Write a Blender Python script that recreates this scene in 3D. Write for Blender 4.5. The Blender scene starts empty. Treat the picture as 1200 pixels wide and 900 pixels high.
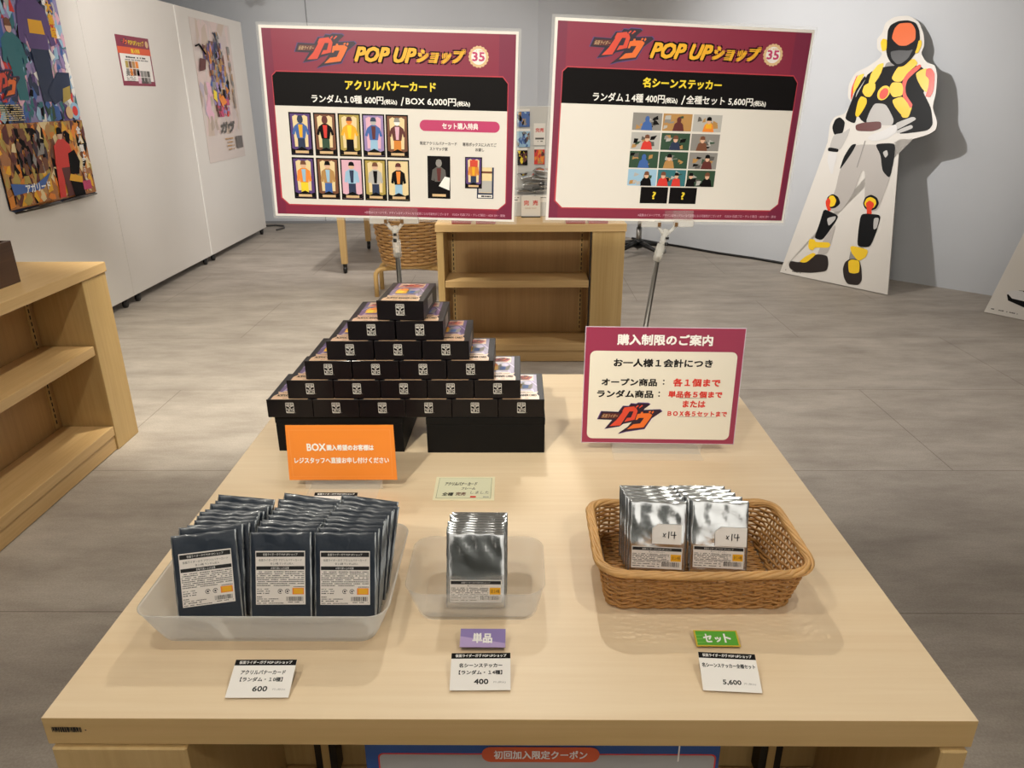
import bpy, bmesh, math, random
from math import pi, sin, cos, radians
from mathutils import Vector, Matrix

S = bpy.context.scene
C = S.collection

# ---------------------------------------------------------------- camera, world, lights, exposure
cam_d = bpy.data.cameras.new('camera')
cam_d.sensor_width = 36.0
cam_d.lens = 856.65 / 1200 * 36.0
cam_d.clip_start = 0.02
cam = bpy.data.objects.new('camera', cam_d)
C.objects.link(cam)
_r, _u, _f = (0.999958, 0.00815, -0.004082), (0.000814, 0.366155, 0.930554), (-0.009078, 0.930518, -0.366133)
cam.matrix_world = Matrix(((_r[0], _u[0], -_f[0], 0), (_r[1], _u[1], -_f[1], 0), (_r[2], _u[2], -_f[2], 1.53), (0, 0, 0, 1)))
S.camera = cam

S.view_settings.view_transform = 'Standard'
S.view_settings.look = 'None'
S.view_settings.gamma = 1.0
S.view_settings.use_curve_mapping = False
S.view_settings.exposure = 0.0

world = bpy.data.worlds.new('world')
S.world = world
world.use_nodes = True
_bg = world.node_tree.nodes['Background']
_bg.inputs[0].default_value = (0.62, 0.66, 0.70, 1)
_bg.inputs[1].default_value = 0.55

def lamp(name, loc, target, watts, angle, radius, color=(1.0, 0.87, 0.70), blend=0.6):
    d = bpy.data.lights.new(name, 'SPOT')
    d.energy = watts
    d.spot_size = radians(angle)
    d.spot_blend = blend
    d.shadow_soft_size = radius
    d.color = color
    o = bpy.data.objects.new(name, d)
    C.objects.link(o)
    o.location = loc
    o.rotation_euler = (Vector(target) - Vector(loc)).to_track_quat('-Z', 'Y').to_euler()
    return o

def panel(name, loc, sx, sy, watts, color=(1.0, 0.95, 0.88)):
    d = bpy.data.lights.new(name, 'AREA')
    d.shape = 'RECTANGLE'
    d.size, d.size_y = sx, sy
    d.energy = watts
    d.color = color
    o = bpy.data.objects.new(name, d)
    C.objects.link(o)
    o.location = loc
    return o

WARM = (0.98, 0.93, 0.80)
NEUT = (1.0, 0.96, 0.92)
lamp('track_or_added_spot', (0.0, 2.62, 2.45), (0.0, 0.6, 0.85), 54, 80, 0.03, WARM, 0.8)        # main light on the table, from behind the signs
lamp('track_or_added_spot', (-0.75, 0.75, 2.75), (-0.4, 0.6, 0.85), 26, 80, 0.03, WARM, 0.8)
lamp('track_or_added_spot', (0.75, 0.75, 2.75), (0.35, 0.6, 0.85), 25, 80, 0.03, WARM, 0.8)
lamp('track_or_added_spot', (-0.68, 2.0, 2.85), (-0.3, 1.1, 0.85), 7, 60, 0.03, WARM, 0.8)
lamp('track_or_added_spot', (0.08, 2.0, 2.85), (-0.2, 1.1, 0.85), 7, 60, 0.03, WARM, 0.8)
lamp('track_or_added_spot', (-0.9, -0.8, 2.75), (-0.3, 1.85, 1.45), 300, 46, 0.05, WARM, 0.9)          # light the faces of the hung notices
lamp('track_or_added_spot', (1.0, -0.8, 2.75), (0.35, 1.8, 1.4), 78, 46, 0.05, WARM, 0.9)
lamp('track_or_added_spot', (0.35, 5.3, 2.85), (2.6, 6.9, 1.75), 340, 76, 0.04, NEUT, 1.0)            # cut-out figure on the right wall
lamp('track_or_added_spot', (-1.2, 5.2, 2.8), (-3.0, 7.4, 1.6), 130, 100, 0.08, NEUT)
lamp('track_or_added_spot', (-0.8, 6.2, 2.8), (-1.2, 8.8, 0.5), 180, 110, 0.08, NEUT)
lamp('track_or_added_spot', (-1.1, 3.6, 2.8), (-1.6, 4.3, 0.0), 360, 66, 0.05, WARM)
lamp('track_or_added_spot', (-0.6, 2.3, 2.8), (-2.0, 2.8, 0.4), 95, 60, 0.05, WARM)  # added to brighten the front of the left shelf unit
lamp('track_or_added_spot', (1.9, 3.4, 2.8), (1.8, 4.1, 0.0), 95, 80, 0.05, NEUT)
lamp('track_or_added_spot', (0.3, 2.9, 2.8), (0.1, 4.6, 0.4), 36, 60, 0.05, WARM)
lamp('track_or_added_spot', (1.6, -0.6, 2.8), (1.5, -3.0, 1.1), 420, 80, 0.05, NEUT)          # added: brightens the wall behind the viewer for the foil to reflect
lamp('track_or_added_spot', (-0.7, -0.6, 2.8), (-0.6, -3.0, 2.6), 330, 80, 0.05, NEUT)  # added: brightens the upper front wall so the rear silver packs reflect it
panel('added_light_panel', (-1.4, -0.6, 2.94), 1.2, 0.3, 14)  # this and the next three: unseen panels added as soft fill
panel('added_light_panel', (1.4, -0.6, 2.94), 1.2, 0.3, 14)
panel('added_light_panel', (-1.6, 4.4, 2.94), 1.2, 0.3, 14)
panel('added_light_panel', (1.8, 4.4, 2.94), 1.2, 0.3, 14)
panel('added_light_panel', (0.12, 6.0, 2.94), 1.1, 2.4, 26)  # unseen panel added to put glare on the right carton tops

# ---------------------------------------------------------------- materials
def lin(h):
    h = h.lstrip('#')
    c = [int(h[i:i + 2], 16) / 255 for i in (0, 2, 4)]
    return tuple(x / 12.92 if x <= 0.04045 else ((x + 0.055) / 1.055) ** 2.4 for x in c) + (1.0,)

_mats = {}
def mat(name, hexc='#808080', rough=0.5, metal=0.0, coat=0.0, alpha=1.0, noise=0.0, nscale=40.0, bump=0.0, bscale=60.0, emit=0.0, spec=0.5, trans=0.0):
    if name in _mats:
        return _mats[name]
    m = bpy.data.materials.new(name)
    m.use_nodes = True
    nt = m.node_tree
    p = nt.nodes['Principled BSDF']
    p.inputs['Base Color'].default_value = lin(hexc)
    p.inputs['Roughness'].default_value = rough
    p.inputs['Metallic'].default_value = metal
    p.inputs['Coat Weight'].default_value = coat
    p.inputs['Coat Roughness'].default_value = 0.08
    p.inputs['Alpha'].default_value = alpha
    p.inputs['Specular IOR Level'].default_value = spec
    p.inputs['Transmission Weight'].default_value = trans
    if emit:
        p.inputs['Emission Color'].default_value = lin(hexc)
        p.inputs['Emission Strength'].default_value = emit
    if noise or bump:
        tc = nt.nodes.new('ShaderNodeTexCoord')
        if noise:
            n = nt.nodes.new('ShaderNodeTexNoise')
            n.inputs['Scale'].default_value = nscale
            n.inputs['Detail'].default_value = 5
            nt.links.new(tc.outputs['Object'], n.inputs['Vector'])
            mx = nt.nodes.new('ShaderNodeMixRGB')
            c = lin(hexc)
            mx.inputs[1].default_value = tuple(x * (1 - noise) for x in c[:3]) + (1,)
            mx.inputs[2].default_value = tuple(min(1, x * (1 + noise)) for x in c[:3]) + (1,)
            nt.links.new(n.outputs['Fac'], mx.inputs[0])
            nt.links.new(mx.outputs[0], p.inputs['Base Color'])
        if bump:
            n2 = nt.nodes.new('ShaderNodeTexNoise')
            n2.inputs['Scale'].default_value = bscale
            n2.inputs['Detail'].default_value = 2
            nt.links.new(tc.outputs['Object'], n2.inputs['Vector'])
            b = nt.nodes.new('ShaderNodeBump')
            b.inputs['Strength'].default_value = bump
            b.inputs['Distance'].default_value = 0.01
            nt.links.new(n2.outputs['Fac'], b.inputs['Height'])
            nt.links.new(b.outputs['Normal'], p.inputs['Normal'])
    _mats[name] = m
    return m

def wood(name, c1, c2, axis, rough=0.42):
    if name in _mats:
        return _mats[name]
    m = bpy.data.materials.new(name)
    m.use_nodes = True
    nt = m.node_tree
    p = nt.nodes['Principled BSDF']
    tc = nt.nodes.new('ShaderNodeTexCoord')
    mp = nt.nodes.new('ShaderNodeMapping')
    sc = [90.0, 90.0, 90.0]
    sc[axis] = 3.0
    mp.inputs['Scale'].default_value = sc
    n = nt.nodes.new('ShaderNodeTexNoise')
    n.inputs['Scale'].default_value = 1.0
    n.inputs['Detail'].default_value = 6
    n.inputs['Roughness'].default_value = 0.6
    n2 = nt.nodes.new('ShaderNodeTexNoise')
    n2.inputs['Scale'].default_value = 0.12
    n2.inputs['Detail'].default_value = 2
    ad = nt.nodes.new('ShaderNodeMath')
    ad.operation = 'ADD'
    r = nt.nodes.new('ShaderNodeValToRGB')
    r.color_ramp.elements[0].position = 0.7
    r.color_ramp.elements[0].color = lin(c1)
    r.color_ramp.elements[1].position = 1.35
    r.color_ramp.elements[1].color = lin(c2)
    mul = nt.nodes.new('ShaderNodeMath')
    mul.operation = 'MULTIPLY'
    mul.inputs[1].default_value = 1.0
    nt.links.new(tc.outputs['Object'], mp.inputs['Vector'])
    nt.links.new(mp.outputs[0], n.inputs['Vector'])
    nt.links.new(mp.outputs[0], n2.inputs['Vector'])
    nt.links.new(n.outputs['Fac'], ad.inputs[0])
    nt.links.new(n2.outputs['Fac'], ad.inputs[1])
    nt.links.new(ad.outputs[0], mul.inputs[0])
    r.color_ramp.elements[0].position = 0.35
    r.color_ramp.elements[1].position = 0.65
    mul.inputs[1].default_value = 0.5
    nt.links.new(mul.outputs[0], r.inputs['Fac'])
    nt.links.new(r.outputs[0], p.inputs['Base Color'])
    p.inputs['Roughness'].default_value = rough
    p.inputs['Specular IOR Level'].default_value = 0.4
    _mats[name] = m
    return m

def frosted(name, alpha):
    if name in _mats:
        return _mats[name]
    m = bpy.data.materials.new(name)
    m.use_nodes = True
    nt = m.node_tree
    p = nt.nodes['Principled BSDF']
    p.inputs['Base Color'].default_value = (0.93, 0.92, 0.90, 1)
    p.inputs['Roughness'].default_value = 0.28
    tl = nt.nodes.new('ShaderNodeBsdfTranslucent')
    tl.inputs[0].default_value = (0.93, 0.92, 0.90, 1)
    a = nt.nodes.new('ShaderNodeMixShader')
    a.inputs[0].default_value = 0.6
    nt.links.new(p.outputs[0], a.inputs[1])
    nt.links.new(tl.outputs[0], a.inputs[2])
    tr = nt.nodes.new('ShaderNodeBsdfTransparent')
    tr.inputs[0].default_value = (0.97, 0.97, 0.97, 1)
    b = nt.nodes.new('ShaderNodeMixShader')
    b.inputs[0].default_value = alpha
    nt.links.new(tr.outputs[0], b.inputs[1])
    nt.links.new(a.outputs[0], b.inputs[2])
    nt.links.new(b.outputs[0], nt.nodes['Material Output'].inputs['Surface'])
    _mats[name] = m
    return m

def floor_mat():
    m = bpy.data.materials.new('concrete_floor')
    m.use_nodes = True
    nt = m.node_tree
    p = nt.nodes['Principled BSDF']
    tc = nt.nodes.new('ShaderNodeTexCoord')
    mp = nt.nodes.new('ShaderNodeMapping')
    mp.inputs['Scale'].default_value = (0.9, 2.6, 1)
    n = nt.nodes.new('ShaderNodeTexNoise')
    n.inputs['Scale'].default_value = 2.2
    n.inputs['Detail'].default_value = 9
    n.inputs['Roughness'].default_value = 0.68
    n3 = nt.nodes.new('ShaderNodeTexNoise')
    n3.inputs['Scale'].default_value = 160
    r = nt.nodes.new('ShaderNodeValToRGB')
    r.color_ramp.elements[0].position = 0.3
    r.color_ramp.elements[0].color = lin('#92887d')
    r.color_ramp.elements[1].position = 0.72
    r.color_ramp.elements[1].color = lin('#bbb1a5')
    br = nt.nodes.new('ShaderNodeTexBrick')
    br.inputs['Scale'].default_value = 1.0
    br.inputs['Brick Width'].default_value = 1.9
    br.inputs['Row Height'].default_value = 0.95
    br.inputs['Mortar Size'].default_value = 0.0022
    br.inputs['Color1'].default_value = (1, 1, 1, 1)
    br.inputs['Color2'].default_value = (0.93, 0.93, 0.93, 1)
    br.inputs['Mortar'].default_value = (0.55, 0.53, 0.5, 1)
    mx = nt.nodes.new('ShaderNodeMixRGB')
    mx.blend_type = 'MULTIPLY'
    mx.inputs[0].default_value = 1.0
    mx2 = nt.nodes.new('ShaderNodeMixRGB')
    mx2.blend_type = 'OVERLAY'
    mx2.inputs[0].default_value = 0.25
    nt.links.new(tc.outputs['Object'], mp.inputs['Vector'])
    nt.links.new(mp.outputs[0], n.inputs['Vector'])
    nt.links.new(tc.outputs['Object'], n3.inputs['Vector'])
    nt.links.new(tc.outputs['Object'], br.inputs['Vector'])
    nt.links.new(n.outputs['Fac'], r.inputs['Fac'])
    nt.links.new(r.outputs[0], mx.inputs[1])
    nt.links.new(br.outputs['Color'], mx.inputs[2])
    nt.links.new(mx.outputs[0], mx2.inputs[1])
    nt.links.new(n3.outputs['Fac'], mx2.inputs[2])
    nt.links.new(mx2.outputs[0], p.inputs['Base Color'])
    p.inputs['Roughness'].default_value = 0.55
    return m

PAPER = mat('paper_white', '#efeae4', 0.45)
INK = mat('ink_black', '#141312', 0.4)
DIM = mat('ink_grey', '#5a5652', 0.5)
WHITE_INK = mat('ink_white', '#f4f1ec', 0.45)
CRIMSON = mat('print_crimson', '#88243f', 0.35, coat=0.15)
DKCRIM = mat('print_dark_crimson', '#7a2140', 0.35, coat=0.15)
ROSE = mat('print_rose', '#c23f6d', 0.35)
BLACKP = mat('print_black', '#0f0c0d', 0.5, spec=0.12)
YELLOW = mat('print_yellow', '#f2d530', 0.35)
AMBER = mat('print_amber', '#eeb023', 0.35)
RED = mat('print_red', '#d9362c', 0.35)
LOGO_RED = mat('logo_red', '#d84a34', 0.35)
LOGO_ORANGE = mat('logo_orange', '#e8702e', 0.35)
VIOLET_DK = mat('logo_outline', '#2a1a2c', 0.4)
GOLD = mat('print_gold', '#dcb98a', 0.4)
PURPLE = mat('print_purple', '#573a78', 0.35, coat=0.3)
LILAC = mat('print_lilac', '#9d86b8', 0.35, coat=0.3)
BEIGE = mat('print_beige', '#e0b892', 0.35, coat=0.3)
ORANGE = mat('print_orange', '#ee8a30', 0.45)
ORANGE_LT = mat('print_orange_light', '#f0994a', 0.45)
GREEN = mat('print_green', '#57a82e', 0.4)
BLUE = mat('print_blue', '#3d63a8', 0.4)
SKY = mat('print_sky', '#9cc2dd', 0.4)
TEAL = mat('print_teal', '#2f6f78', 0.4)
NAVY = mat('print_navy', '#22304f', 0.4)
BROWN = mat('print_brown', '#74452c', 0.4)
TAN = mat('print_tan', '#b88a4e', 0.4)
OLIVE = mat('print_olive', '#b29a4a', 0.4)
PINK = mat('print_pink', '#e3b2c4', 0.4)
SKIN = mat('print_skin', '#e0b497', 0.4)
DGREEN = mat('print_dark_green', '#2c4a34', 0.4)
GREYP = mat('print_grey', '#8d8985', 0.4)
MAROON = mat('print_maroon', '#5e2420', 0.4)
FIRE = mat('print_flame', '#d8842c', 0.4)
CREAMP = mat('print_cream', '#e9d2a0', 0.4)
SILVERP = mat('print_silver', '#b9b6b2', 0.35)

CHROME = mat('chrome', '#c9c6c2', 0.18, 1.0)
STEEL = mat('brushed_steel', '#8f8b86', 0.35, 1.0)
CLEAR = mat('clear_acrylic', '#f4f2ee', 0.08, alpha=0.1, coat=0.5)
CLIPM = mat('clear_clip_plastic', '#e9e6df', 0.12, alpha=0.38, coat=0.8)
BLKPL = mat('black_plastic', '#141414', 0.4)
BLKCARD = mat('black_card', '#0e0d0d', 0.5, noise=0.12, nscale=30, spec=0.15)
CARTON = mat('carton_black', '#110d0f', 0.36, coat=0.12, spec=0.2)
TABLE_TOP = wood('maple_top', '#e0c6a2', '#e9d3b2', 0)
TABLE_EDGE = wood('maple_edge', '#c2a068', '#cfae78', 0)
MAPLE_V = wood('maple_upright', '#b5955f', '#c8a974', 2)
MAPLE_H = wood('maple_shelf', '#c29d68', '#d3b17d', 0)
MAPLE_BK = wood('maple_back_panel', '#a98658', '#ba9665', 2)
DARKWOOD = wood('walnut', '#3e2a20', '#573c2b', 0, 0.4)
LEGWOOD = wood('beech', '#c8a266', '#dab87e', 2)
SLOT = mat('slot_black', '#120f0d', 0.5)
WICKER = mat('wicker', '#b58348', 0.5, noise=0.35, nscale=55)
WICKER_RIM = mat('wicker_rim', '#cb9c60', 0.45, noise=0.3, nscale=40)
RATTAN = mat('rattan', '#b98d55', 0.55, noise=0.25, nscale=25)
SILVER = mat('silver_foil', '#d8dadb', 0.15, 1.0, bump=0.12, bscale=30)
FILM = mat('clear_film_edge', '#a4a9ac', 0.25, 0.8)
NAVYF = mat('navy_foil', '#1e2835', 0.34, 0.0, coat=0.12, bump=0.12, bscale=60)
FROST1 = frosted('frosted_plastic', 0.58)
FROST2 = frosted('frosted_plastic_thin', 0.24)

# ---------------------------------------------------------------- mesh building
_tc = {}
def glyphs(s):
    if s in _tc:
        return _tc[s]
    c = bpy.data.curves.new('lettering', 'FONT')
    c.body = s
    c.resolution_u = 2
    o = bpy.data.objects.new('lettering', c)
    C.objects.link(o)
    dg = bpy.context.evaluated_depsgraph_get()
    me = bpy.data.meshes.new_from_object(o.evaluated_get(dg))
    vs = [(v.co.x, v.co.y) for v in me.vertices]
    fs = [tuple(p.vertices) for p in me.polygons]
    bpy.data.objects.remove(o)
    bpy.data.curves.remove(c)
    bpy.data.meshes.remove(me)
    x0, x1 = min(v[0] for v in vs), max(v[0] for v in vs)
    y0, y1 = min(v[1] for v in vs), max(v[1] for v in vs)
    w, h = max(1e-6, x1 - x0), max(1e-6, y1 - y0)
    r = ([((x - x0) / w, (y - y0) / h) for x, y in vs], fs, w / h)
    _tc[s] = r
    return r

FACE = Matrix(((1, 0, 0, 0), (0, 0, -1, 0), (0, 1, 0, 0), (0, 0, 0, 1)))       # (u, v, n) -> x, z, -y
LIE = Matrix.Identity(4)                                                        # (u, v, n) -> x, y, z

class MB:
    def __init__(self):
        self.v, self.f, self.m, self.mats = [], [], [], []
        self.M = Matrix.Identity(4)

    def mi(self, m):
        if m not in self.mats:
            self.mats.append(m)
        return self.mats.index(m)

    def add(self, vs, fs, m):
        b = len(self.v)
        k = self.mi(m)
        self.v += [tuple(self.M @ Vector(p)) for p in vs]
        for f in fs:
            self.f.append(tuple(b + i for i in f))
            self.m.append(k)

    def bm(self, bm, m):
        bm.verts.index_update()
        self.add([tuple(v.co) for v in bm.verts], [tuple(v.index for v in f.verts) for f in bm.faces], m)
        bm.free()

    def box(self, x0, x1, y0, y1, z0, z1, m, bev=0.0, seg=2):
        bm = bmesh.new()
        bmesh.ops.create_cube(bm, size=1)
        for v in bm.verts:
            v.co = ((x0 + x1) / 2 + v.co.x * (x1 - x0), (y0 + y1) / 2 + v.co.y * (y1 - y0), (z0 + z1) / 2 + v.co.z * (z1 - z0))
        if bev:
            bmesh.ops.bevel(bm, geom=list(bm.edges), offset=bev, segments=seg, affect='EDGES', profile=0.6)
        self.bm(bm, m)

    def poly(self, pts, m, n=0.0):
        self.add([(p[0], p[1], n) for p in pts], [tuple(range(len(pts)))], m)

    def rect(self, x0, y0, x1, y1, m, n=0.0):
        self.poly([(x0, y0), (x1, y0), (x1, y1), (x0, y1)], m, n)

    def rrect(self, x0, y0, x1, y1, r, m, n=0.0, k=5):
        self.poly(rr_pts(x0, y0, x1, y1, r, k), m, n)

    def disc(self, cx, cy, rx, m, n=0.0, ry=None, k=20):
        ry = rx if ry is None else ry
        self.poly([(cx + rx * cos(2 * pi * i / k), cy + ry * sin(2 * pi * i / k)) for i in range(k)], m, n)

    def prism(self, pts, n0, n1, m, side=None):
        k = len(pts)
        a = sum(pts[i][0] * pts[(i + 1) % k][1] - pts[(i + 1) % k][0] * pts[i][1] for i in range(k))
        if a < 0:
            pts = pts[::-1]
        vs = [(p[0], p[1], n0) for p in pts] + [(p[0], p[1], n1) for p in pts]
        self.add(vs, [tuple(range(k))[::-1], tuple(range(k, 2 * k))], m)
        self.add(vs, [(i, (i + 1) % k, k + (i + 1) % k, k + i) for i in range(k)], side or m)

    def text(self, s, x0, y0, x1, y1, m, n=0.0, bold=0.0, slant=0.0):
        vs, fs, _ = glyphs(s)
        w, h = x1 - x0, y1 - y0
        offs = [(0, 0)] if not bold else [(-bold * .8, -bold * .8), (bold * .8, bold * .8), (bold * .8, -bold * .8), (-bold * .8, bold * .8)]
        eps = max(bold * .012, 1.0e-5 / self.M.to_scale().x)
        for i, (dx, dy) in enumerate(offs):
            self.add([(x0 + v[0] * w + dx + slant * (v[1] - .5) * h, y0 + v[1] * h + dy, n + i * eps) for v in vs], fs, m)

    def tube(self, pts, r, m, seg=8, closed=False, caps=True, flat=1.0):
        P = [Vector(p) for p in pts]
        k = len(P)
        rs = r if isinstance(r, (list, tuple)) else [r] * k
        vs, fs = [], []
        up = None
        for i in range(k):
            if closed:
                t = P[(i + 1) % k] - P[i - 1]
            else:
                t = P[min(i + 1, k - 1)] - P[max(i - 1, 0)]
            t = t.normalized() if t.length > 1e-9 else Vector((0, 0, 1))
            if up is None:
                up = Vector((0, 0, 1)) if abs(t.z) < 0.9 else Vector((0, 1, 0))
            a = t.cross(up)
            if a.length < 1e-6:
                a = t.cross(Vector((1, 0, 0)))
            a.normalize()
            b = a.cross(t).normalized()
            up = b
            for j in range(seg):
                an = 2 * pi * j / seg
                vs.append(tuple(P[i] + a * (rs[i] * flat * cos(an)) + b * (rs[i] * sin(an))))
        n = k if closed else k - 1
        for i in range(n):
            for j in range(seg):
                a0, a1 = i * seg + j, i * seg + (j + 1) % seg
                b0, b1 = ((i + 1) % k) * seg + j, ((i + 1) % k) * seg + (j + 1) % seg
                fs.append((a0, a1, b1, b0))
        if caps and not closed:
            fs.append(tuple(range(seg))[::-1])
            fs.append(tuple(range((k - 1) * seg, k * seg)))
        self.add(vs, fs, m)

    def lathe(self, prof, m, seg=24, cx=0, cy=0):
        vs, fs = [], []
        for r, z in prof:
            for j in range(seg):
                an = 2 * pi * j / seg
                vs.append((cx + max(r, 1e-4) * cos(an), cy + max(r, 1e-4) * sin(an), z))
        for i in range(len(prof) - 1):
            for j in range(seg):
                fs.append((i * seg + j, i * seg + (j + 1) % seg, (i + 1) * seg + (j + 1) % seg, (i + 1) * seg + j))
        fs.append(tuple(range(seg))[::-1])
        fs.append(tuple(range((len(prof) - 1) * seg, len(prof) * seg)))
        self.add(vs, fs, m)

    def build(self, name, parent=None, smooth=False):
        me = bpy.data.meshes.new(name)
        me.from_pydata(self.v, [], self.f)
        for m in self.mats:
            me.materials.append(m)
        me.polygons.foreach_set('material_index', self.m)
        if smooth:
            me.polygons.foreach_set('use_smooth', [True] * len(me.polygons))
        me.update()
        o = bpy.data.objects.new(name, me)
        C.objects.link(o)
        if parent:
            o.parent = parent
        return o

def rr_pts(x0, y0, x1, y1, r, k=5):
    out = []
    for cx, cy, a0 in ((x1 - r, y0 + r, -pi / 2), (x1 - r, y1 - r, 0), (x0 + r, y1 - r, pi / 2), (x0 + r, y0 + r, pi)):
        for i in range(k + 1):
            a = a0 + pi / 2 * i / k
            out.append((cx + r * cos(a), cy + r * sin(a)))
    return out

def tag(o, label=None, cat=None, group=None, kind=None):
    if label: o['label'] = label
    if cat: o['category'] = cat
    if group: o['group'] = group
    if kind: o['kind'] = kind
    return o

def thing(name, label, cat, loc=(0, 0, 0), rotz=0.0, group=None):
    o = bpy.data.objects.new(name, None)
    o.empty_display_size = 0.05
    C.objects.link(o)
    o.location = loc
    o.rotation_euler = (0, 0, rotz)
    return tag(o, label, cat, group)

def dup(root):
    r = root.copy()
    C.objects.link(r)
    for ch in root.children:
        c = ch.copy()
        C.objects.link(c)
        c.parent = r
        for g in ch.children:
            d = g.copy()
            C.objects.link(d)
            d.parent = c
    return r

def scribble(mb, x0, x1, y, h, m, n, rnd, fill=0.8, wmin=0.6, wmax=2.2):
    x = x0
    while x < x1:
        w = min(rnd.uniform(wmin, wmax) * h, x1 - x)
        if rnd.random() < fill:
            mb.rect(x, y, x + w, y + h * rnd.uniform(0.75, 1.0), m, n)
        x += w + h * rnd.uniform(0.15, 0.35)

def barcode(mb, x0, y0, x1, y1, m, n, rnd):
    x = x0
    u = (x1 - x0) / 60
    while x < x1:
        w = u * rnd.choice((1, 1, 2, 3))
        mb.rect(x, y0, min(x + w, x1), y1, m, n)
        x += w + u * rnd.choice((1, 1, 2))

# word mark printed on the notices (about 91 units wide and 41 tall before scaling)
LG_OUT = [(130,370),(180,262),(420,268),(480,190),(560,190),(590,155),(660,160),(690,145),(830,148),(860,165),(790,215),(770,240),(1000,228),(1030,255),(890,350),(800,490),(540,530),(430,560),(560,470),(620,400),(500,425),(450,460),(240,495),(340,375)]
LG_RIB = [(165,352),(198,285),(440,288),(400,352)]
LG_GA = [[(470,255),(500,203),(640,186),(648,205),(668,207),(690,250),(655,368),(510,400),(545,345),(600,340),(632,255),(575,256),(452,450),(300,462),(398,372),(478,262)],
         [(655,196),(690,168),(704,178),(672,205)], [(708,200),(745,166),(765,176),(712,212)]]
LG_VU = [[(676,340),(690,292),(735,283),(742,262),(768,260),(770,280),(862,276),(905,300),(862,372),(792,472),(552,502),(640,432),(738,420),(788,342),(712,345),(696,368),(668,372)],
         [(845,262),(872,246),(886,256),(862,274)], [(892,262),(915,244),(925,262),(900,284)]]
def logo(mb, x0, y0, x1, y1, n, dn):
    f = lambda p: (x0 + (p[0] - 130) / 900 * (x1 - x0), y1 - (p[1] - 145) / 415 * (y1 - y0))
    cx, cy = 560, 340
    mb.poly([f(((p[0] - cx) * 1.035 + cx, (p[1] - cy) * 1.06 + cy)) for p in LG_OUT], PURPLE, n)
    mb.poly([f(p) for p in LG_OUT], VIOLET_DK, n + dn)
    mb.poly([f(p) for p in LG_RIB], MAROON, n + 2 * dn)
    a, b = f((188, 345)), f((412, 296))
    mb.text('仮面ライダー', a[0], a[1], b[0], b[1], GOLD, n + 3 * dn, slant=0.4)
    for q in LG_GA:
        mb.poly([f(p) for p in q], LOGO_RED, n + 2 * dn)
    for q in LG_VU:
        mb.poly([f(p) for p in q], LOGO_ORANGE, n + 2 * dn)

def figure(mb, x0, y0, w, h, n, dn, bg, top, bottom, hair, accent, arms=0.0, frame=None, arch=None, head=SKIN):
    """a small plain printed picture: backdrop and one plain standing person"""
    mb.rect(x0, y0, x0 + w, y0 + h, frame or bg, n)
    b = w * 0.06
    mb.rect(x0 + b, y0 + b, x0 + w - b, y0 + h - b, bg, n + dn)
    X = lambda u: x0 + u * w
    Y = lambda v: y0 + v * h
    if arch:
        mb.poly([(X(.2), Y(.2)), (X(.8), Y(.2)), (X(.84), Y(.9)), (X(.7), Y(.94)), (X(.5), Y(.9)), (X(.3), Y(.94)), (X(.16), Y(.9))], arch, n + 1.5 * dn)
    mb.poly([(X(.33), Y(.1)), (X(.67), Y(.1)), (X(.66), Y(.45)), (X(.34), Y(.45))], bottom, n + 2 * dn)
    mb.poly([(X(.32), Y(.4)), (X(.68), Y(.4)), (X(.78), Y(.68)), (X(.6), Y(.75)), (X(.4), Y(.75)), (X(.22), Y(.68))], top, n + 3 * dn)
    mb.poly([(X(.22), Y(.68)), (X(.3), Y(.66)), (X(.28 - arms), Y(.42 + arms)), (X(.16 - arms), Y(.44 + arms))], top, n + 3.2 * dn)
    mb.poly([(X(.78), Y(.68)), (X(.7), Y(.66)), (X(.72 + arms), Y(.42 + arms)), (X(.84 + arms * .8), Y(.44 + arms))], top, n + 3.2 * dn)
    mb.poly([(X(.44), Y(.42)), (X(.56), Y(.42)), (X(.6), Y(.72)), (X(.4), Y(.72))], accent, n + 4 * dn)
    mb.disc(X(.5), Y(.82), w * .13, head, n + 5 * dn, ry=h * .075, k=12)
    mb.poly([(X(.36), Y(.83)), (X(.64), Y(.83)), (X(.6), Y(.91)), (X(.5), Y(.93)), (X(.4), Y(.91))], hair, n + 6 * dn)
    if frame:
        mb.poly([(X(.06), Y(.04)), (X(.94), Y(.04)), (X(.94), Y(.16)), (X(.78), Y(.13)), (X(.5), Y(.2)), (X(.22), Y(.13)), (X(.06), Y(.16))], BLACKP, n + 7 * dn)
        mb.rect(X(.2), Y(.05), X(.8), Y(.11), GOLD, n + 8 * dn)

def soften(pts):
    for t in (.16, .24):
        out = []
        for i in range(len(pts)):
            a, b = pts[i], pts[(i + 1) % len(pts)]
            out += [(a[0] * (1 - t) + b[0] * t, a[1] * (1 - t) + b[1] * t), (a[0] * t + b[0] * (1 - t), a[1] * t + b[1] * (1 - t))]
        pts = out
    return pts

def shards(mb, x0, y0, x1, y1, pal, count, size, n, dn, rnd):
    for i in range(count):
        cx, cy = rnd.uniform(x0, x1), rnd.uniform(y0, y1)
        a = rnd.uniform(0, 2 * pi)
        k = rnd.choice((3, 4, 4, 5))
        pts = []
        for j in range(k):
            t = a + 2 * pi * j / k + rnd.uniform(-.3, .3)
            r = size * rnd.uniform(.4, 1.2)
            pts.append((min(x1, max(x0, cx + r * cos(t) * .7)), min(y1, max(y0, cy + r * sin(t) * 1.2))))
        mb.poly(pts, rnd.choice(pal), n + dn * i)

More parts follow.
